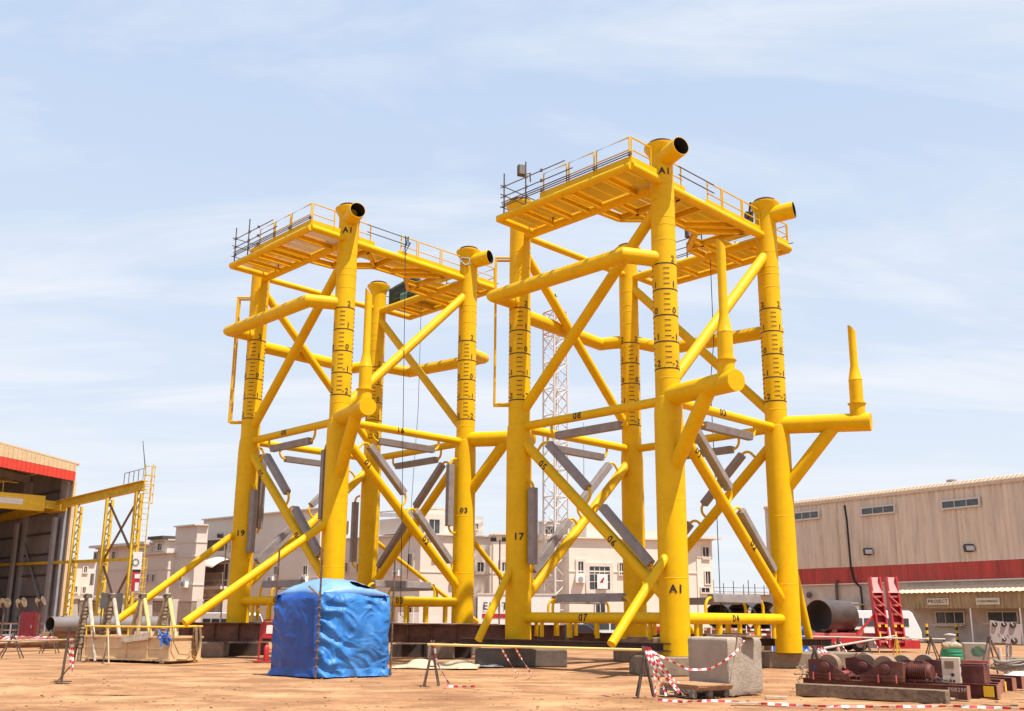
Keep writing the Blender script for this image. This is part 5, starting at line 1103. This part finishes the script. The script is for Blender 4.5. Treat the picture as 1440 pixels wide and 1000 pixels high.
BW['P']=W0-WN*.05
for x0,y0,x1,y1,mu in ((1318,861,1355,876,2),(1391,861,1430,874,1)):
    w=window(BW,'b',x0,y0,x1,y1,frame=.12,mull=mu,tr=ALU); s0,z0=onplane(W0,WD,x0-4,y1+3); s1,_=onplane(W0,WD,x1+2,y1+3); MB().bar(W0+WD*s0+UP*z0+WN*.2,W0+WD*s1+UP*z0+WN*.2,.5,.12).build('counter_shelf',TRIM,w,world=True,smooth=0)
for i,(px,h) in enumerate(((1305,1.5),(1347,1.5),(1438,1.5))):
    q=gp(px,905-i); t=thing('bollard','black and yellow striped bollard '+('left of','right of','far right beyond')[i]+' the first hatch window','bollard',tuple(q),0,'striped bollards by the awning')
    for k in range(6): MB().lathe((0,0,k*.27),[(.11,0),(.11,.27)],12).build('stripe_band',(BLACK,BY)[k%2],t)
# red lowbed trailer, ramps and big pipe
q=gp(1163,916); tr=thing('lowbed_trailer','red lowbed trailer with raised loading ramps carrying the big steel pipe','trailer',(q.x,61,0),R_(3))
q0=at(1136,890,61); q1=at(1240,890,61); LT=(q1.x-q0.x); x0=q0.x-q.x; ztd=q0.z
MB().box((x0+LT/2,1.2,ztd-.1),(LT,2.6,.2)).build('deck',REDF,tr,smooth=0,bevel=.02)
for y in (0,2.4): MB().bar((x0,y,ztd-.4),(x0+LT,y,ztd-.4),.15,.45).build('side_beam',REDP,tr,smooth=0)
for x in (.15,2.0):
    for y in (.25,2.2):
        w=MB().lathe((x,y,.5),[(.3,-.16),(.5,-.15),(.5,.15),(.3,.16)],24,ax=(0,1,0)).build('wheel',DARK,tr); MB().lathe((x,y,.5),[(.05,-.17),(.28,-.165),(.28,.165),(.05,.17)],16,ax=(0,1,0)).build('rim',GREYST,w)
MB().box((3.0,-.12,ztd-.55),(1.1,.04,.65)).build('mud_flap',mat('pale_mudflap',(.55,.48,.48),.6),tr,smooth=0)
MB().box((x0+LT+1.1,1.2,ztd-.65),(2.6,2.4,.5)).build('rear_frame',REDP,tr,smooth=0)
for i,(bx,tx_) in enumerate(((1243,1229),(1265,1252))):
    a=at(bx,906,60.3); b_=at(tx_,812,61.0); a.z=.35; dd=(b_-a).normalized(); side=Vector((1,0,0)); side=(side-dd*side.dot(dd)).normalized(); nn=side.cross(dd); nn=nn if nn.y<0 else -nn
    Lr=(b_-a).length; rmp=MB()
    for s_ in (-.29,.29): rmp.bar(a+side*s_,b_+side*s_,.09,.5,up=nn)
    rmp.bar(a-nn*.2,b_-nn*.2,.5,.05,up=nn)
    ro_=rmp.build('ramp_frame',REDP,tr,world=True,smooth=0)
    m=MB(); 
    for k in range(6): c=a.lerp(b_,.06+k*.13)+nn*.1; m.bar(c-side*.25,c+side*.25,.12,.16,up=nn)
    m.build('ramp_rung',REDF,ro_,world=True,smooth=0)
    c=a.lerp(b_,.9)+nn*.27; m=MB(); m.quad([a.lerp(b_,.76)-side*.34+nn*.27,a.lerp(b_,.76)+side*.34+nn*.27,b_+side*.34+nn*.0,b_-side*.34+nn*.0]); m.build('ramp_tip_plate',mat('pale_red_plate',(.62,.22,.2),.5),ro_,world=True,smooth=0,solid=.03)
    m=MB(); c=a.lerp(b_,.2)+nn*.3; m.bar(c-side*.24-dd*.35,c-side*.24-dd*.02,.08,.03,up=nn); m.bar(c+side*.2+dd*.25,c+side*.2+dd*.4,.14,.03,up=nn); m.bar(c-side*.2+dd*.25,c-side*.2+dd*.4,.14,.03,up=nn); m.bar(c+side*.1-dd*.4,c+side*.24-dd*.4,.14,.03,up=nn); m.build('yellow_frame',BY,ro_,world=True,smooth=0)
    for k in (.42,.58): c=a.lerp(b_,k)+nn*.3; MB().tube([c-side*.3+dd*.5,c+side*.3-dd*.1],.05,6).build('spring_link',REDF,ro_,world=True)
a=at(1205,892,60.4); b_=at(1232,862,60.6); MB().bar(a,b_,.12,.12).build('ramp_stay',REDP,tr,world=True,smooth=0)
p=at(1151,866.5,61.3); bigpipe(p,p+Vector((2.2,1.7,0)),.98,PIPEST,'very large steel pipe lying on the red trailer, open end towards the jacket leg',.03)
for i,x in enumerate((0.6,2.6)): block('pipe_saddle',(p.x+x,61.6+x*.5,ztd),(.4,1.4,.22),.5,'timber saddle under the big pipe on the trailer, '+('left','right')[i]+' one','saddle','timber saddles on the trailer',WOOD,.02)
for i,(px,py,r_) in enumerate(((1009,866,.78),(1041,868,.92),(1076,867,.92))):
    p=at(px,py,63); bigpipe(p,p+Vector((2.5,5.5,0)),r_,mat('black_coated_pipe',(.035,.03,.03),.5,var=.3,scale=1),('left','middle','right')[i]+' one of the three black coated pipes behind the concrete block',.03,'black coated pipes behind the right jacket')
    block('pipe_chock',(p.x+.6,64,-.02),(1.6,2.2,max(.1,p.z-r_+.06)),.4,'timber chock under the '+('left','middle','right')[i]+' black coated pipe','chock','pipe chocks',WOOD,.02)
p=gp(1016,908); m=MB(); 
m.grid(lambda u,v:Vector((p.x-.9+2.1*u+.1*noise.noise(Vector((u*5,v*5,2))),56+.3*noise.noise(Vector((u*6,v*6,5))),at(1016,873,56).z*v)),24,16); tag(m.build('blue_cover',BLUE,smooth=180,solid=.01),'blue plastic cover behind the supports of the right jacket','cover')
tape('warning_tape',[at(960,886,52),at(1000,885,52),at(1110,886,52)],'upper tape line behind the concrete block supports',seg=.2,w=.09); tape('warning_tape',[at(960,893,52),at(1040,892,52),at(1110,893,52)],'lower tape line behind the concrete block supports',seg=.2,w=.09)
c=at(915,880,56); t=thing('red_machine','red machine behind the front leg marked A1','machine',(c.x,56,0)); MB().box((0,0,.9),(2.2,1,1.1)).build('body',REDP,t,bevel=.05,smooth=0); MB().box((0,0,.2),(2.0,.9,.4)).build('base_frame',DARK,t,smooth=0); MB().box((.2,-.52,.95),(1.2,.03,.5)).build('grille',MATS['dark_red_cabinet'],t,smooth=0)
# ------------------------------------------------------------------ scaffold guard tubes, lamps, netting and cables on the jackets
def scaf(Jn,side,label):
    M_=XF[Jn.name]; T=lambda x,y,z: M_@Vector((x,y,z)); z=ZP
    t=thing('scaffold_guard',label,'scaffold guard',tuple(T(xo if side=='a' else 9.4,5.5,ZP)),0,'temporary scaffold guards on the jacket platforms')
    xo_=-2.12
    if side=='a':
        for zz,ya,yb in ((.44,-.3,6.6),(.53,-.25,6.5),(.62,2.7,6.55),(.86,2.6,6.6),(1.3,3.0,6.6)): MB().tube([T(xo_-.06,ya,z+zz),T(xo_-.06,yb,z+zz)],.022,8).build('tube',SCAF,t,world=True)
        for y,h in ((5.1,1.95),(6.35,1.85)): MB().tube([T(xo_-.1,y,z),T(xo_-.1,y,z+h)],.03,8).build('standard',SCAF,t,world=True)
        for zz in (.35,.9,1.3): MB().tube([T(xo_-.25,6.4,z+zz),T(.3,6.4,z+zz-.02)],.022,8).build('tube',SCAF,t,world=True)
        MB().tube([T(-.4,5.3,z),T(-.4,5.3,z+1.2)],.03,8).build('standard',SCAF,t,world=True)
        for zz in (.5,1.15): MB().tube([T(-.4,4.3,z+zz),T(-.4,6.6,z+zz)],.022,8).build('tube',SCAF,t,world=True)
        m=MB()
        for y in (5.1,6.35,4.25,1.5,-.2):
            for zz in (.44,.86,1.3): 
                if zz>.5 and y<4: continue
                m.box(T(xo_-.08,y,z+zz),(.1,.1,.1))
        m.build('clamp',SCAF,t,world=True,smooth=0)
    else:
        for zz,ya,yb in ((.3,-.2,7),(.85,3.2,7.2),(1.25,3.2,7.2),(.55,3.5,7.2)): MB().tube([T(9.42,ya,z+zz),T(9.42,yb,z+zz)],.022,8).build('tube',SCAF,t,world=True)
        for y,h in ((4.0,1.8),(5.5,1.9),(7.0,1.9)): MB().tube([T(9.45,y,z),T(9.45,y,z+h)],.03,8).build('standard',SCAF,t,world=True)
        for zz in (.4,.9,1.25): MB().tube([T(7.7,7.15,z+zz),T(9.6,7.15,z+zz)],.022,8).build('tube',SCAF,t,world=True)
        for zz in (.9,1.25): MB().tube([T(1.0,-.1,z+zz-.15),T(3.4,-.1,z+zz-.15)],.024,8).build('tube',SCAF,t,world=True)
        MB().tube([T(7.6,3.4,z),T(7.6,3.4,z+1.8)],.03,8).build('standard',SCAF,t,world=True)
        for zz in (.5,.8,1.2): MB().tube([T(7.6,3.2,z+zz),T(7.6,6.3,z+zz)],.022,8).build('tube',SCAF,t,world=True)
xo=-2.12
scaf(JR,'a','brown scaffold tubes guarding the left platform of the right jacket'); scaf(JR,'b','brown scaffold tubes guarding the rear platform of the right jacket')
scaf(JL,'a','brown scaffold tubes guarding the left platform of the left jacket'); scaf(JL,'b','brown scaffold tubes guarding the rear platform of the left jacket')
def lamp(Jn,x,y,z,label,rz=0):
    c=XF[Jn.name]@Vector((x,y,z)); t=thing('site_lamp',label,'floodlight',tuple(c),rz,'box lamps clamped on scaffold posts')
    MB().box((0,0,0),(.34,.22,.46)).build('housing',mat('brown_lamp_box',(.09,.06,.05),.6),t,smooth=0,bevel=.02); MB().box((-.0,-.12,0),(.28,.02,.38)).build('lens',mat('lamp_grid',(.2,.17,.15),.4),t,smooth=0)
    MB().tube([(.18,.02,-.1),(.38,.05,.0),(.4,.05,-.4)],.03,6).build('bracket',SCAF,t)
lamp(JR,-2.1,5.45,ZP+1.72,'brown box lamp on the scaffold post of the high left platform',R_(20)); lamp(JR,7.62,4.1,ZP+1.45,'brown box lamp behind the front leg on the rear platform',R_(35))
M_=XF[JL.name]; t=thing('netting_screen','dark green netting screen on the rear platform of the left jacket','netting',tuple(M_@Vector((8.5,6,ZP+.2))))
NET=mat('dark_green_netting',(.03,.06,.045),.8,var=.3,scale=4)
def nw(a,b_,h,h2,nm,mt=NET,z0=.15): MB().grid(lambda u,v: M_@Vector((a[0]+(b_[0]-a[0])*u,a[1]+(b_[1]-a[1])*u,ZP+z0+(h+(h2-h)*u)*v+.03*noise.noise(Vector((u*7,v*7,a[0]))))),12,8).build(nm,mt,t,world=True,smooth=180,solid=.01)
nw((7.75,7.0),(7.75,4.6),1.15,1.45,'front_net'); nw((7.75,4.6),(9.2,4.6),1.3,1.0,'side_net'); nw((9.3,7.0),(9.3,3.6),1.0,1.1,'rear_net')
nw((7.7,5.9),(7.7,5.3),.6,.6,'teal_cloth',mat('teal_cloth',(.12,.28,.26),.8))
def cable(pts,label,r=.018,m=None): return tag(MB().tube(pts,r,6).build('hanging_cable',m or DARK),label,'cable','thin cables hanging from the jackets')
def jw(Jn,x,y,z): return XF[Jn.name]@Vector((x,y,z))
cable([jw(JR,7.8,3.1,ZP),jw(JR,7.8,3.1,ZP-4),jw(JR,7.55,3.2,12),jw(JR,7.5,3.1,7),jw(JR,7.2,2.9,2.2)],'thin cable hanging from the rear platform inside the right jacket')
cable([jw(JL,3.2,-.15,19.1),jw(JL,3.2,-.2,18.0),jw(JL,3.3,-.25,12),jw(JL,3.4,-.25,8),jw(JL,3.6,-.2,1.2)],'dark cable hanging in front of the left jacket from the clip on its railing',.016)
cable([jw(JL,8,4.4,ZP),jw(JL,8,4.4,12),jw(JL,7.6,4.2,7.5),jw(JL,7.2,3.9,3)],'thin cable hanging behind the left jacket brace',.014)
cable([jw(JL,3.6,-.3,1.2),gp(600,905),gp(603,912)],'cable end running from the brown beam down to the trestle',.012)
c=jw(JL,3.2,-.12,19.1); m=MB(); random.seed(2)
for i in range(3): q=c+Vector((random.uniform(-.2,.2),random.uniform(-.1,.1),0)); m.tube([q,q+Vector((random.uniform(-.2,.2),0,-.45)),q+Vector((random.uniform(-.2,.2),0,-.8)),q+Vector((.1,0,-.3))],.02,6)
tag(m.build('cable_bundle',DARK),'bundle of dark cable looped over the railing of the left jacket','cable')
c=jw(JL,6.8,-.1,ZP+.9); tag(MB().tube([c,c+Vector((.25,0,-.25)),c+Vector((.5,0,-.2)),c+Vector((.45,0,.1)),c+Vector((.1,0,.15)),c],.04,6).build('hose_loop',GREYST),'grey hose loop tied to the railing beside leg 03','hose')
c=jw(JR,6.55,.25,ZP+.75); m=MB(); m.box(c,(.32,.3,.45)); m.tube([c,c+Vector((.1,0,.7))],.05,6); tag(m.build('hoist',DARK,smooth=0),'small black hoist hanging beside the head of the right hand leg','hoist')
# ------------------------------------------------------------------ right foreground: baulk, skid with turning rolls, controls
TB0,TB1=gp(1119,978),gp(1331,990); dd=(TB1-TB0).normalized(); bk=Vector((-dd.y,dd.x,0))
BAULK=mat('weathered_grey_baulk',(.22,.15,.10),.9,var=.3,scale=2,stretch=(1,5,5),dirt=.6,dirtcol=(.40,.27,.16),bump=.3)
m=MB(); m.bar(TB0+bk*.17+UP*.14,TB1+bk*.17+UP*.14,.33,.29); tag(m.build('timber_baulk',BAULK,smooth=0,bevel=.015),'long weathered square timber baulk lying in the right foreground','timber')
E0=Vector((7.75,26.9,0)); ER=gp(1352,984.5)+Vector((0,.03,0)); ed=(ER-E0).normalized(); en=Vector((-ed.y,ed.x,0)); LE=(ER-E0).length
sk2=thing('roller_skid','maroon steel skid with turning rolls standing behind the timber baulk','roller skid',tuple(E0),0)
for k,(o_,l0,l1) in enumerate(((0,0,LE+.18),(.95,-.2,LE+.55),(1.9,.1,LE+.3))):
    MB().ibeam(E0+en*o_+ed*l0+UP*.17,E0+en*o_+ed*l1+UP*.17,.33,.22,.025).build('skid_beam',MAROON,sk2,world=True,smooth=0)
    e_=E0+en*o_+ed*l1+UP*.17; MB().bar(e_,e_+ed*.02,.215,.32).build('end_plate',mat('pale_maroon_end',(.34,.13,.085),.7,dirt=.4,dirtcol=(.5,.3,.2)),sk2,world=True,smooth=0)
P=E0+ed*(LE-.03)-en*.135+UP*.235; text_flat('lettering','P0829F',.125,P+ed*.02,ed,UP,mat('stencil_white',(.62,.5,.42),.7),sk2,off=.02,bold=.01)
P=E0+en*.95+ed*(LE+.38)-en*.115+UP*.17; MB().bar(P-ed*.12,P+ed*.12,.01,.25).build('yellow_patch',BY,sk2,world=True,smooth=0)
TYRE=mat('tan_roller_tyre',(.27,.17,.11),.7,var=.15,scale=4,dirt=.4,dirtcol=(.25,.15,.1))
def roll(al,off,flip,label,spot=None):
    s=-1 if flip else 1; t=thing('turning_roll',label,'turning roll',tuple(E0+ed*al+en*off+UP*.35),0,'maroon turning rolls on the skid'); 
    T=lambda x,y,z: E0+ed*(al+s*x)+en*(off+y)+UP*(.35+z)
    prof=[(-.5,0),(-.5,.46),(-.2,.5),(.02,.46),(.12,.38),(.6,.08),(.6,0)]
    for y in (-.2,.2): MB().prism([T(x,y-.02,z) for x,z in prof],en*.035).build('side_plate',MAROON,t,world=True,smooth=0)
    MB().prism([T(x,-.19,z) for x,z in ((-.49,0),(-.49,.44),(-.25,.47),(-.25,0))],en*.38).build('gear_box',MAROON,t,world=True,smooth=0)
    m=MB(); m.lathe(T(.0,0,.33),[(.17,-.12),(.275,-.12),(.285,-.10),(.285,.10),(.275,.12),(.17,.12)],32,ax=en); m.build('roller_wheel',TYRE,t,world=True)
    m=MB(); m.lathe(T(-.05,0,.28),[(.02,-.27),(.06,-.26),(.13,-.24),(.15,-.2),(.15,.2),(.13,.24)],24,ax=en); m.build('axle_hub',MAROON,t,world=True)
    for x in (.38,.52): MB().bar(T(x,-.2,.17-(x-.38)*.5),T(x,.2,.17-(x-.38)*.5),.09,.06).build('tie_block',REDF if x<.4 else MAROON,t,world=True,smooth=0)
    MB().bar(T(-.5,-.25,.12),T(.6,-.25,.12),.03,.05).build('lower_rib',MAROON,t,world=True,smooth=0)
    for x in (-.35,.1): 
        MB().tube([T(x,-.28,-.03),T(x,-.28,.16)],.022,8).build('clamp_bolt',REDF,t,world=True)
    if spot: MB().lathe(T(-.33,-.226,.27),[(.001,-.003),(.055,0),(.001,.003)],14,ax=en).build('blue_spot',mat('blue_paint_spot',(.01,.08,.28),.5),t,world=True)
roll(.78,.0,False,'maroon turning roll with blue paint spot at the left end of the skid',True)
roll(2.25,.0,True,'maroon turning roll with bare hub, front right on the skid')
roll(1.35,1.0,False,'turning roll behind the one with the blue spot')
roll(2.3,1.0,True,'turning roll behind the one with the bare hub')
roll(.9,1.95,False,'rearmost turning roll on the left of the skid'); roll(2.5,1.95,True,'rearmost turning roll on the right of the skid')
c=E0+ed*3.05+en*.15+UP*.6; t=thing('drive_motor','maroon finned drive motor right of the front turning rolls','motor',tuple(c-UP*.25))
m=MB(); m.lathe(c,[(.08,-.42),(.13,-.4),(.15,-.3),(.2,-.26),(.2,.2),(.17,.28),(.05,.3)],20,ax=ed); m.build('casing',MAROON,t,world=True)
m=MB(); 
for k in range(9): m.lathe(c+ed*(-.22+k*.05),[(.19,-.008),(.235,-.006),(.235,.006),(.19,.008)],20,ax=ed)
m.build('fins',MAROON,t,world=True); MB().box(c+UP*.22,(.2,.16,.1),rz=math.atan2(ed.y,ed.x)).build('terminal_box',MAROON,t,world=True,smooth=0); MB().bar(c-ed*.3-UP*.2,c+ed*.3-UP*.2,.3,.05).build('foot',MAROON,t,world=True,smooth=0)
def cab(c,w,dpt,h,rz,m,label,name,cat,tilt=0): 
    t=thing(name,label,cat,tuple(c),rz); MB().box((0,0,h/2),(w,dpt,h),M=Matrix.Rotation(tilt,3,'X')).build('body',m,t,smooth=0,bevel=.012); return t
p=gp(1349,962,.36); CREAMB=mat('cream_control_box',(.56,.46,.36),.5,var=.08,dirt=.5,dirtcol=(.35,.22,.14))
arz=math.atan2(ed.y,ed.x)+.25
t=cab((p.x,p.y+.35,.36),.40,.32,.60,arz,CREAMB,'cream electrical control box standing on the skid','control_box','control box')
MB().box((-.03,-.168,.43),(.2,.012,.17)).build('display',mat('brown_display',(.2,.12,.07),.4),t,smooth=0)
for x in (-.11,-.03,.05): MB().box((x,-.168,.06),(.045,.02,.05)).build('socket',DARK,t,smooth=0)
MB().lathe((.03,-.17,.2),[(.01,-.02),(.04,-.02),(.04,.0),(.01,.01)],12,ax=(0,1,0)).build('dial',DARK,t)
MB().box((.203,.0,.42),(.008,.18,.05)).build('label',DARK,t,smooth=0); MB().box((.203,.02,.2),(.008,.1,.1)).build('label',DARK,t,smooth=0)
p=gp(1386,962,.34); t=cab((p.x,p.y+.5,.34),.55,.5,.42,arz-.2,MAROON,'maroon steel box beside the cream control box','steel_box','steel box')
MB().box((0,0,.44),(.5,.45,.03)).build('lid',MAROON,t,smooth=0); MB().box((-.1,.0,.5),(.9,.12,.06)).build('top_bar',REDF,t,smooth=0)
cr=MB(); random.seed(11); p=gp(1330,930,.8)
for i in range(7): 
    a0_=random.uniform(0,6); rr=random.uniform(.2,.36); cr.tube([Vector((p.x-.05,p.y-3.6,.78+.03*i))+Vector((rr*1.2*math.cos(a),rr*math.sin(a),.03*math.sin(3*a+i))) for a in [k*math.pi/8 for k in range(17)]],.025,6)
tag(cr.build('cable_coil',mat('grey_cable',(.26,.22,.18),.7)),'grey cable coiled on top of the turning rolls','cable')
for i,px in enumerate((1391,1409,1425,1438)):
    p=gp(px+2,979-3*i); q=p+en*0; d_=Vector((-.55,.83,0)).normalized(); b=MB(); b.ibeam(p+UP*.19,p+d_*3.2+UP*.19,.34,.2,.025); o=b.build('stored_beam',MAROON,smooth=0)
    tag(o,('maroon beam lying beside the skid, nearest of the row','maroon beam with a yellow patch, second of the row','maroon beam, third of the row beside the skid','maroon beam at the right edge, last of the row')[i],'steel beam','maroon beams stored beside the skid')
    MB().bar(p+UP*.19,p-d_*.015+UP*.19,.19,.33).build('end_plate',MATS['pale_maroon_end'],o,world=True,smooth=0)
    if i==1: MB().bar(p-d_*.03+UP*.19+Vector((.05,0,0)),p-d_*.035+UP*.19+Vector((.05,0,0)),.06,.24).build('yellow_patch',BY,o,world=True,smooth=0)
hm=MB(); random.seed(21)
for i in range(16):
    p=gp(1405+random.uniform(-12,30),958); a0_=random.uniform(0,6); hm.tube([Vector((p.x,p.y+.4,.38+.006*i))+Vector((.28*math.cos(a0_+k*.5)*(1-.06*k),.16*math.sin(a0_+k*.45),.04*math.sin(k+i))) for k in range(9)],.018,6)
tag(hm.build('hose_tangle',mat('dusty_hose',(.20,.15,.11),.8)),'tangle of dusty hoses over the stored maroon beams','hoses')
# drum with hose, block with green paint, gauge board
p=gp(1340,938); t=thing('green_drum','ribbed green drum topped with a taped elbow and a round cap','drum',tuple(p)); 
hd=at(1340,914,p.y).z; m=MB(); prof=[(.40,0)]; 
for k in range(5): prof+=[(.40,.02+k*hd/5.2),(.425,.06+k*hd/5.2),(.425,.10+k*hd/5.2),(.40,.14+k*hd/5.2)]
prof+=[(.42,hd),(.38,hd+.02)]; m.lathe((0,0,0),prof,28); m.build('shell',GREEN,t)
z1=at(1340,902,p.y).z; MB().tube([(-.38,-.1,hd+.13),(-.15,-.12,hd+.16),(.15,-.1,hd+.17),(.36,-.05,hd+.12)],[.16,.18,.17,.12],14).build('taped_elbow',mat('taped_fabric',(.42,.32,.22),.8,var=.3,scale=7,bump=.5),t)
MB().lathe((0,0,hd+.2),[(.2,0),(.2,.35),(.17,.36)],20).build('pump_body',GREYST,t); MB().lathe((0,0,hd+.56),[(.18,0),(.24,.02),(.24,.06),(.05,.09)],24).build('round_cap',mat('cap_cream',(.6,.52,.42),.6),t)
p=gp(1378,936); o=block('concrete_block',(p.x+.1,p.y+.5,-.02),(1.0,1.0,.95),-.35,'grey concrete block with green paint patch behind the maroon boxes','concrete block',None,BLK,.05)
GP_=mat('worn_green_paint',(.10,.20,.12),.8,var=.3,scale=5)
m=MB(); Mr=Matrix.Rotation(-.35,3,'Z'); m.v=[]; ptsg=[]; 
for k in range(14): a=2*math.pi*k/14; rr=.2*(1+.3*noise.noise(Vector((math.cos(a)*2,math.sin(a)*2,3)))); ptsg.append(Vector((.05+rr*1.3*math.cos(a),-.505,.6+rr*math.sin(a))))
m.quad(ptsg); m.quad([Vector((.505,-.1,.05)),Vector((.505,.3,.05)),Vector((.505,.3,.85)),Vector((.505,-.1,.85))]); m.build('green_patch',GP_,o,smooth=0)
p=gp(1412,944); pole('white_post',(p.x,p.y+.2,0),(p.x,p.y+.2,.85),.07,mat('dusty_white_post',(.6,.5,.42),.8),'dusty white stub post left of the gauge board legs','post')
p=gp(1418,948); t=thing('gauge_board','grey steel board with five black gauges on twin posts','gauge board',(p.x,p.y,0)); d_=p.y
def G(px,py,o=0): return at(px,py,d_-o)
MB().prism([G(1392.5,872),G(1436,878),G(1436,906.5),G(1392.5,903)],(0,.05,0)).build('board',mat('grey_pink_board',(.36,.28,.26),.55,var=.05,dirt=.2),t,world=True,smooth=0)
for x in (1416,1421): MB().tube([G(x,904,-.08),(G(x,940,-.08).x,d_+.08,0)],.045,8).build('post',GREYST,t,world=True)
for (x,y,r_) in ((1398.5,878,.09),(1411.5,878,.09),(1424,879,.11),(1412,899,.07),(1426,901,.11)): 
    gg=MB().lathe(G(x,y,.0),[(.02,-.09),(r_*.8,-.08),(r_,-.05),(r_,.0)],20,ax=(0,1,0)).build('gauge',mat('black_gauge',(.045,.03,.03),.5),t,world=True)
    MB().tube([G(x-2,y-3.5,.12),G(x+1,y+1,.12)],.012,5).build('needle',WHITE,gg,world=True)
p=gp(1437,942); t=thing('green_bin','dark green bin at the right edge','bin',(p.x+.1,p.y,0)); MB().prism([(-.25,-.25,0),(.25,-.25,0),(.25,.25,0),(-.25,.25,0)],(0,0,.38)).build('body',mat('dull_green_bin',(.12,.16,.10),.7),t,smooth=0); MB().box((0,0,.41),(.58,.58,.05)).build('lid',GREEN,t,smooth=0)
p=gp(1432,954); sheet('ground_sheet',[(p.x-.3,p.y-.2,.3),(p.x+1.4,p.y-.3,.3),(p.x+1.4,p.y+.8,.3),(p.x-.3,p.y+.8,.3)],.45,WHT,'white sheet bundled at the right edge by the maroon beams',2.2)
p=gp(1376,915); m=MB(); random.seed(4)
for i in range(9): m.bar((p.x-1.2+random.uniform(-.2,.2),p.y+.12*i,.08+.1*(i%4)),(p.x+1.2,p.y+.1*i,.10+.12*(i%4)),.2,.06)
tag(m.build('timber_pile',WOOD,smooth=0),'pile of brown timber offcuts left of the gauge board','timber')
v0=gp(1128,930); v1=gp(1334,930); pole('barrier_pole',at(1128,895,v0.y-1),at(1334,899,v0.y-2),.035,mat('pale_pole2',(.56,.47,.40),.5),'long pale rail passing in front of the red trailer','barrier pole',GP)
for i,(px,y) in enumerate(((1181,934),(1220,930),(1331,932))): 
    q=gp(px,y); trestle((q.x,q.y,0),1.05,.3,0,('left','middle','right')[i]+' trestle under the long pale rail before the trailer',.3,m=SCAF)
for i,(px,y) in enumerate(((1172,914),(1180,914),(1228,912),(1245,910))):
    q=at(px,899,gp(px,y+18).y); tape('warning_tape',[q,q+Vector((.15,0,-.3)),q+Vector((.25+.1*(i%2),0,-.6))],'tape end hanging from the long pale rail, '+('leftmost','second','third','rightmost')[i]+' of four',seg=.1)
# scattered debris by the skid
for i,(px,py,l,a,lb) in enumerate(((1145,972,.5,.2,'short board lying behind the left end of the timber baulk'),(1092,982,.5,-.1,'flat grey board on the sand right of the concrete block'),(1068,991,1.2,-.05,'long bleached lath on the sand below the concrete block'),(1342,984,.35,.4,'small offcut of wood in front of the stencilled beam'))):
    q=gp(px,py); d_=Vector((math.cos(a),math.sin(a),0)); tag(MB().bar(q-d_*l/2+UP*.03,q+d_*l/2+UP*.03,.14,.035).build('loose_board',MATS['bleached_plank'],smooth=0),lb,'board')

m=MB(); random.seed(31)
for i in range(14):
    q=E0+ed*random.uniform(-.1,3.6)+en*random.uniform(-.25,2.2)+UP*.37; a=random.uniform(0,6)
    m.tube([q+Vector((.35*math.cos(a+k*.55)*(.4+.1*k),.3*math.sin(a+k*.5),.02+.05*abs(math.sin(k*1.3+i)))) for k in range(7)],.014,6)
tag(m.build('loose_hoses',mat('black_grey_hose',(.06,.05,.045),.6)),'dark hoses and leads strewn over the turning roll skid','hoses')
for i in range(3):
    q=E0+ed*(.02+.05*i)+en*(-.05+.2*i)+UP*.3; m=MB(); 
    for k in range(6): a=k*1.05+i; m.tube([q+Vector((-.06*math.cos(a)-.05,.1*math.sin(a),.07*k-.1)),q+Vector((-.1*math.cos(a+.5)-.06,.05,.06*k)),q+Vector((-.02,.08*math.cos(a),.07*k))],.012,5)
    tag(m.build('wire_tangle',mat('tan_wire',(.36,.27,.19),.8)),('front','middle','rear')[i]+' tangle of tan wire at the left end of the turning roll skid','wire')
random.seed(12)
SCR=mat('scrap_brown',(.16,.10,.07),.8,var=.4,scale=3)
for i,(px,py,w,h,lb) in enumerate(((905,898,2.4,.5,'low brown scrap heap behind the leg marked A1'),(770,892,2.0,.6,'low scrap heap behind the supports of the right jacket'),(860,889,3.0,.7,'dark scrap rack behind the right jacket'))):
    q=gp(px,py); m=MB()
    for k in range(14): 
        c=q+Vector((random.uniform(-w/2,w/2),random.uniform(0,1.2),random.uniform(.05,h))); m.bar(c-Vector((random.uniform(.2,.6),0,random.uniform(-.15,.15))),c+Vector((random.uniform(.2,.6),.1,random.uniform(-.15,.15))),.1,.1)
    tag(m.build('scrap_heap',SCR,smooth=0),lb,'scrap heap','scrap heaps behind the right jacket',kind='stuff')
for i,x in enumerate((1000,1022,1050,1085,1100)):
    q=at(x,893,52); pole('tape_post',(q.x,52,0),(q.x,52,at(x,880,52).z),.03,WHITE,('leftmost','second','middle','fourth','rightmost')[i]+' thin white post carrying the tape behind the concrete block','post','tape posts behind the right jacket')

for k in range(9): s_=3+k*6.5; MB().bar(W0+WD*s_+WN*.13+UP*zr1,W0+WD*s_+WN*.13+UP*(ztop-.4),.05,.04,up=WN).build('sheet_lap',WT,wh,world=True,smooth=0)
for i,(px,py,w_,h_) in enumerate(((1205,855,1.0,1.1),(1247,862,.6,.8))):
    c=wp(px,py,.2); MB().bar(c-WD*w_/2,c+WD*w_/2,.2,h_).build('wall_panel',(WHITE,GREYST)[i],wh,world=True,smooth=0)
MB().bar(W0+WN*.05+UP*(zr0-.06),W0+WD*LW+WN*.05+UP*(zr0-.06),.2,.1).build('drip_flashing',TRIM,wh,world=True,smooth=0)
